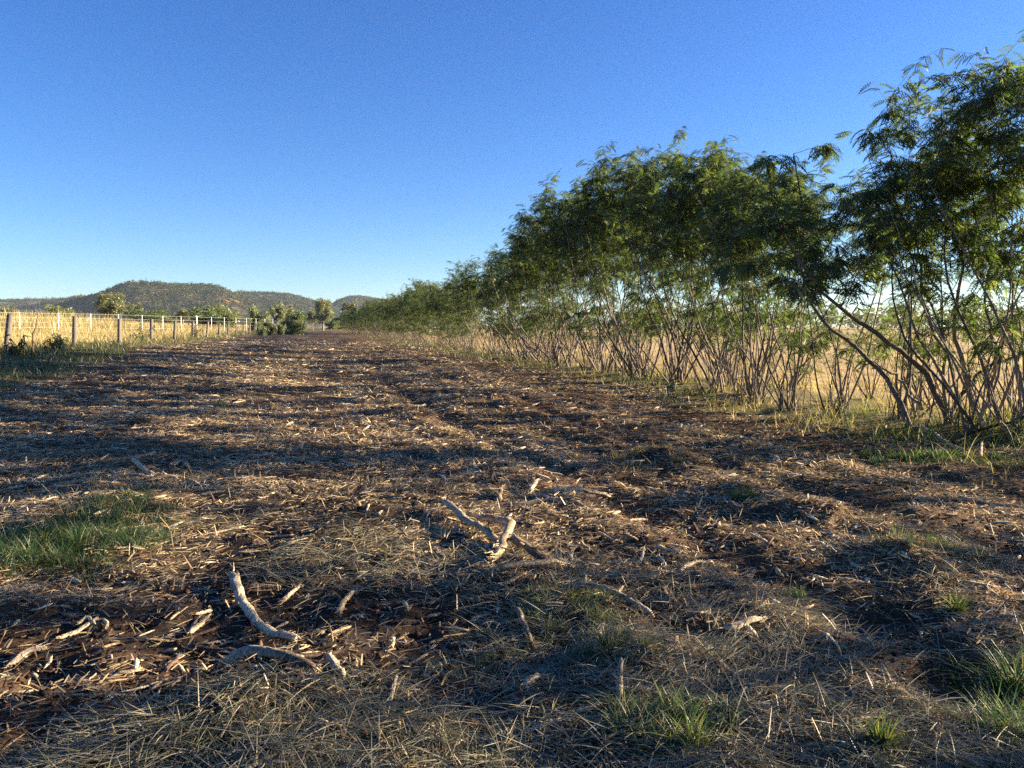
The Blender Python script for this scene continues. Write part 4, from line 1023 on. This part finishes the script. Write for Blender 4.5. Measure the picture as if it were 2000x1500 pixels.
for i, (px, top, Y) in enumerate(((560, 626, 320), (590, 628, 330), (650, 625, 340), (20, 600, 150), (690, 620, 350), (665, 615, 360))):
    place_far('bush', i % 3, px, top, Y, 'small hazy bush in the far paddocks at the foot of the hills', 1.4, None, 'bush')

# ------------------------------------------------------------------ hills and their woodland
def hill(Y0, prof, depth, tree_n, seed, tree_h=9.0, front=None):
    prof = np.array(prof, float); front = front or depth
    xs = (prof[:, 0] - CX) / FPX * Y0; zs = np.maximum((HOR - prof[:, 1]) / FPX * Y0 + CAMZ - tree_h * .6, -6)
    nx, ny = 150, 60
    X = np.linspace(xs.min(), xs.max(), nx); Wv = np.linspace(-1, 1, ny)
    def hz(x, w_):
        top = np.interp(x, xs, zs); dist = np.where(w_ < 0, front, depth) * np.abs(w_)
        f = np.cos(np.clip(np.abs(w_), 0, 1) * math.pi / 2) ** 1.15
        spur = (fbm(x / 130. + seed, (w_ * depth) / 170., 4, seed) - .5)
        return top * f + spur * 46 * np.clip(top / 60, 0, 1) * np.sin(np.clip(np.abs(w_), 0, 1) * math.pi) - 3 * (1 - f)
    XX, WW = np.meshgrid(X, Wv); YY = Y0 + np.where(WW < 0, front, depth) * WW; ZZ = hz(XX, WW)
    V = np.column_stack([XX.ravel() * (YY.ravel() / Y0), YY.ravel(), ZZ.ravel()])
    i = np.arange(ny - 1)[:, None] * nx; j = np.arange(nx - 1)[None]; Q = np.stack([i + j, i + j + 1, i + nx + j + 1, i + nx + j], -1).reshape(-1, 4)
    g = fbm(V[:, 0] / 60, V[:, 1] / 60, 4, seed + 9)[:, None]; g = smooth(.40, .66, g); C = np.array((.34, .21, .10)) * g + np.array((.10, .085, .05)) * (1 - g)
    tag(link('hill', np_mesh('hill', V, Q, None, C, M_HILL, True)), kind='structure')
    x = U(xs.min(), xs.max(), tree_n); w_ = U(-.98, .15, tree_n)
    k = int(tree_n * .16); w_[:k] = RNG.normal(0, .03, k)      # the wooded crest
    den = fbm(x / 80, w_ * 4, 3, seed + 20); keep = (U(0, 1, tree_n) < smooth(.3, .6, den) + .25) | (np.arange(tree_n) < k); x, w_ = x[keep], w_[keep]
    y = Y0 + np.where(w_ < 0, front, depth) * w_; z = hz(x, w_); x = x * y / Y0; n = len(x)
    ok = z > 3; x, y, z = x[ok], y[ok], z[ok]; n = len(x)
    hgt = tree_h * U(.55, 1.2, n); per = 16
    c = np.repeat(np.column_stack([x, y, z + hgt * .62]), per, 0); h = np.repeat(hgt, per); N = len(c)
    P = c + RNG.normal(0, 1, (N, 3)) * np.column_stack([h * .17, h * .17, h * .15])
    D = RNG.normal(0, 1, (N, 3)); L = h * U(.16, .32, N)
    col = np.repeat(palette(n, [(.055, .062, .032), (.068, .072, .037), (.078, .076, .040), (.048, .055, .032)], [.3, .3, .2, .2], .2), per, 0) * U(.8, 1.2, N)[:, None]
    V, Q, CC = ribbons(P, D, L, L * .7, U(0, .3, N), col, 1, .6, U(-1.5, 1.5, N))
    Vt, Qt, Ct = ribbons(np.column_stack([x, y, z - 1]), np.tile([0, 0, 1.], (n, 1)) + RNG.normal(0, .08, (n, 3)), hgt * .6 + 1, hgt * .05, np.zeros(n), palette(n, [(.2, .17, .14)], [1]), 1, .6)
    Q2 = np.vstack([Q, Qt + len(V)])
    tag(link('hillside_woodland', np_mesh('hillside_woodland', np.vstack([V, Vt]), Q2, None, np.vstack([CC, Ct]), M_WOODS)), 'scattered grey-green woodland covering a distant hill', 'woodland', None, 'stuff')
hill(1350, [(60, 640), (110, 600), (170, 585), (215, 573), (250, 565), (300, 560), (350, 557), (400, 557), (425, 559), (445, 567), (470, 580), (500, 596), (540, 611), (590, 625), (640, 640)], 260, 5600, 301)
hill(1750, [(380, 640), (420, 590), (450, 577), (475, 574), (520, 573), (560, 575), (590, 581), (620, 590), (650, 600), (700, 612), (760, 640)], 340, 5000, 302)
hill(2000, [(600, 640), (640, 604), (660, 590), (680, 582), (700, 580), (730, 584), (770, 590), (820, 602), (900, 620), (980, 640)], 340, 3600, 303)
hill(1900, [(-420, 640), (-340, 600), (-250, 588), (-100, 588), (0, 588), (80, 588), (120, 586), (160, 583), (210, 584), (280, 600), (340, 640)], 300, 6000, 304)
# pale tree belt far across the right paddock
def far_belt():
    n = 420; x = U(60, 520, n); y = 330 + .1 * x + U(-25, 40, n); h = U(5, 12, n); per = 40
    c = np.repeat(np.column_stack([x, y, h * .55]), per, 0); hh = np.repeat(h, per); N = len(c)
    P = c + RNG.normal(0, 1, (N, 3)) * np.column_stack([hh * .22, hh * .22, hh * .2]); L = hh * U(.1, .2, N)
    col = np.repeat(palette(n, GUMC, [.3, .3, .2, .2], .2), per, 0)
    V, Q, C = ribbons(P, RNG.normal(0, 1, (N, 3)), L, L * .7, U(0, .3, N), col, 1, .6, U(-1.5, 1.5, N))
    tag(link('distant_woodland', np_mesh('distant_woodland', V, Q, None, C, M_GUM)), 'hazy belt of trees across the paddock behind the hedgerow', 'woodland', None, 'stuff')
far_belt()

# ------------------------------------------------------------------ haze
def build_haze():
    x0, x1, y0, y1, z0, z1 = -3000, 3000, -3000, 3000, -14, 108
    V = [(x, y, z) for z in (z0, z1) for x, y in ((x0, y0), (x1, y0), (x1, y1), (x0, y1))]
    Q = [(3, 2, 1, 0), (4, 5, 6, 7), (0, 1, 5, 4), (1, 2, 6, 5), (2, 3, 7, 6), (3, 0, 4, 7)]
    m, t, out = new_mat('haze_air'); vo = t.nodes.new('ShaderNodeVolumePrincipled')
    vo.inputs['Color'].default_value = (.62, .80, 1.0, 1); vo.inputs['Density'].default_value = HAZE; vo.inputs['Anisotropy'].default_value = .2
    t.links.new(vo.outputs[0], out.inputs['Volume'])
    tag(link('haze', np_mesh('haze', V, Q, None, None, m)), 'thin bluish haze softening the distant hills', 'haze', None, 'stuff')
HAZE = 0.6e-4
build_haze()
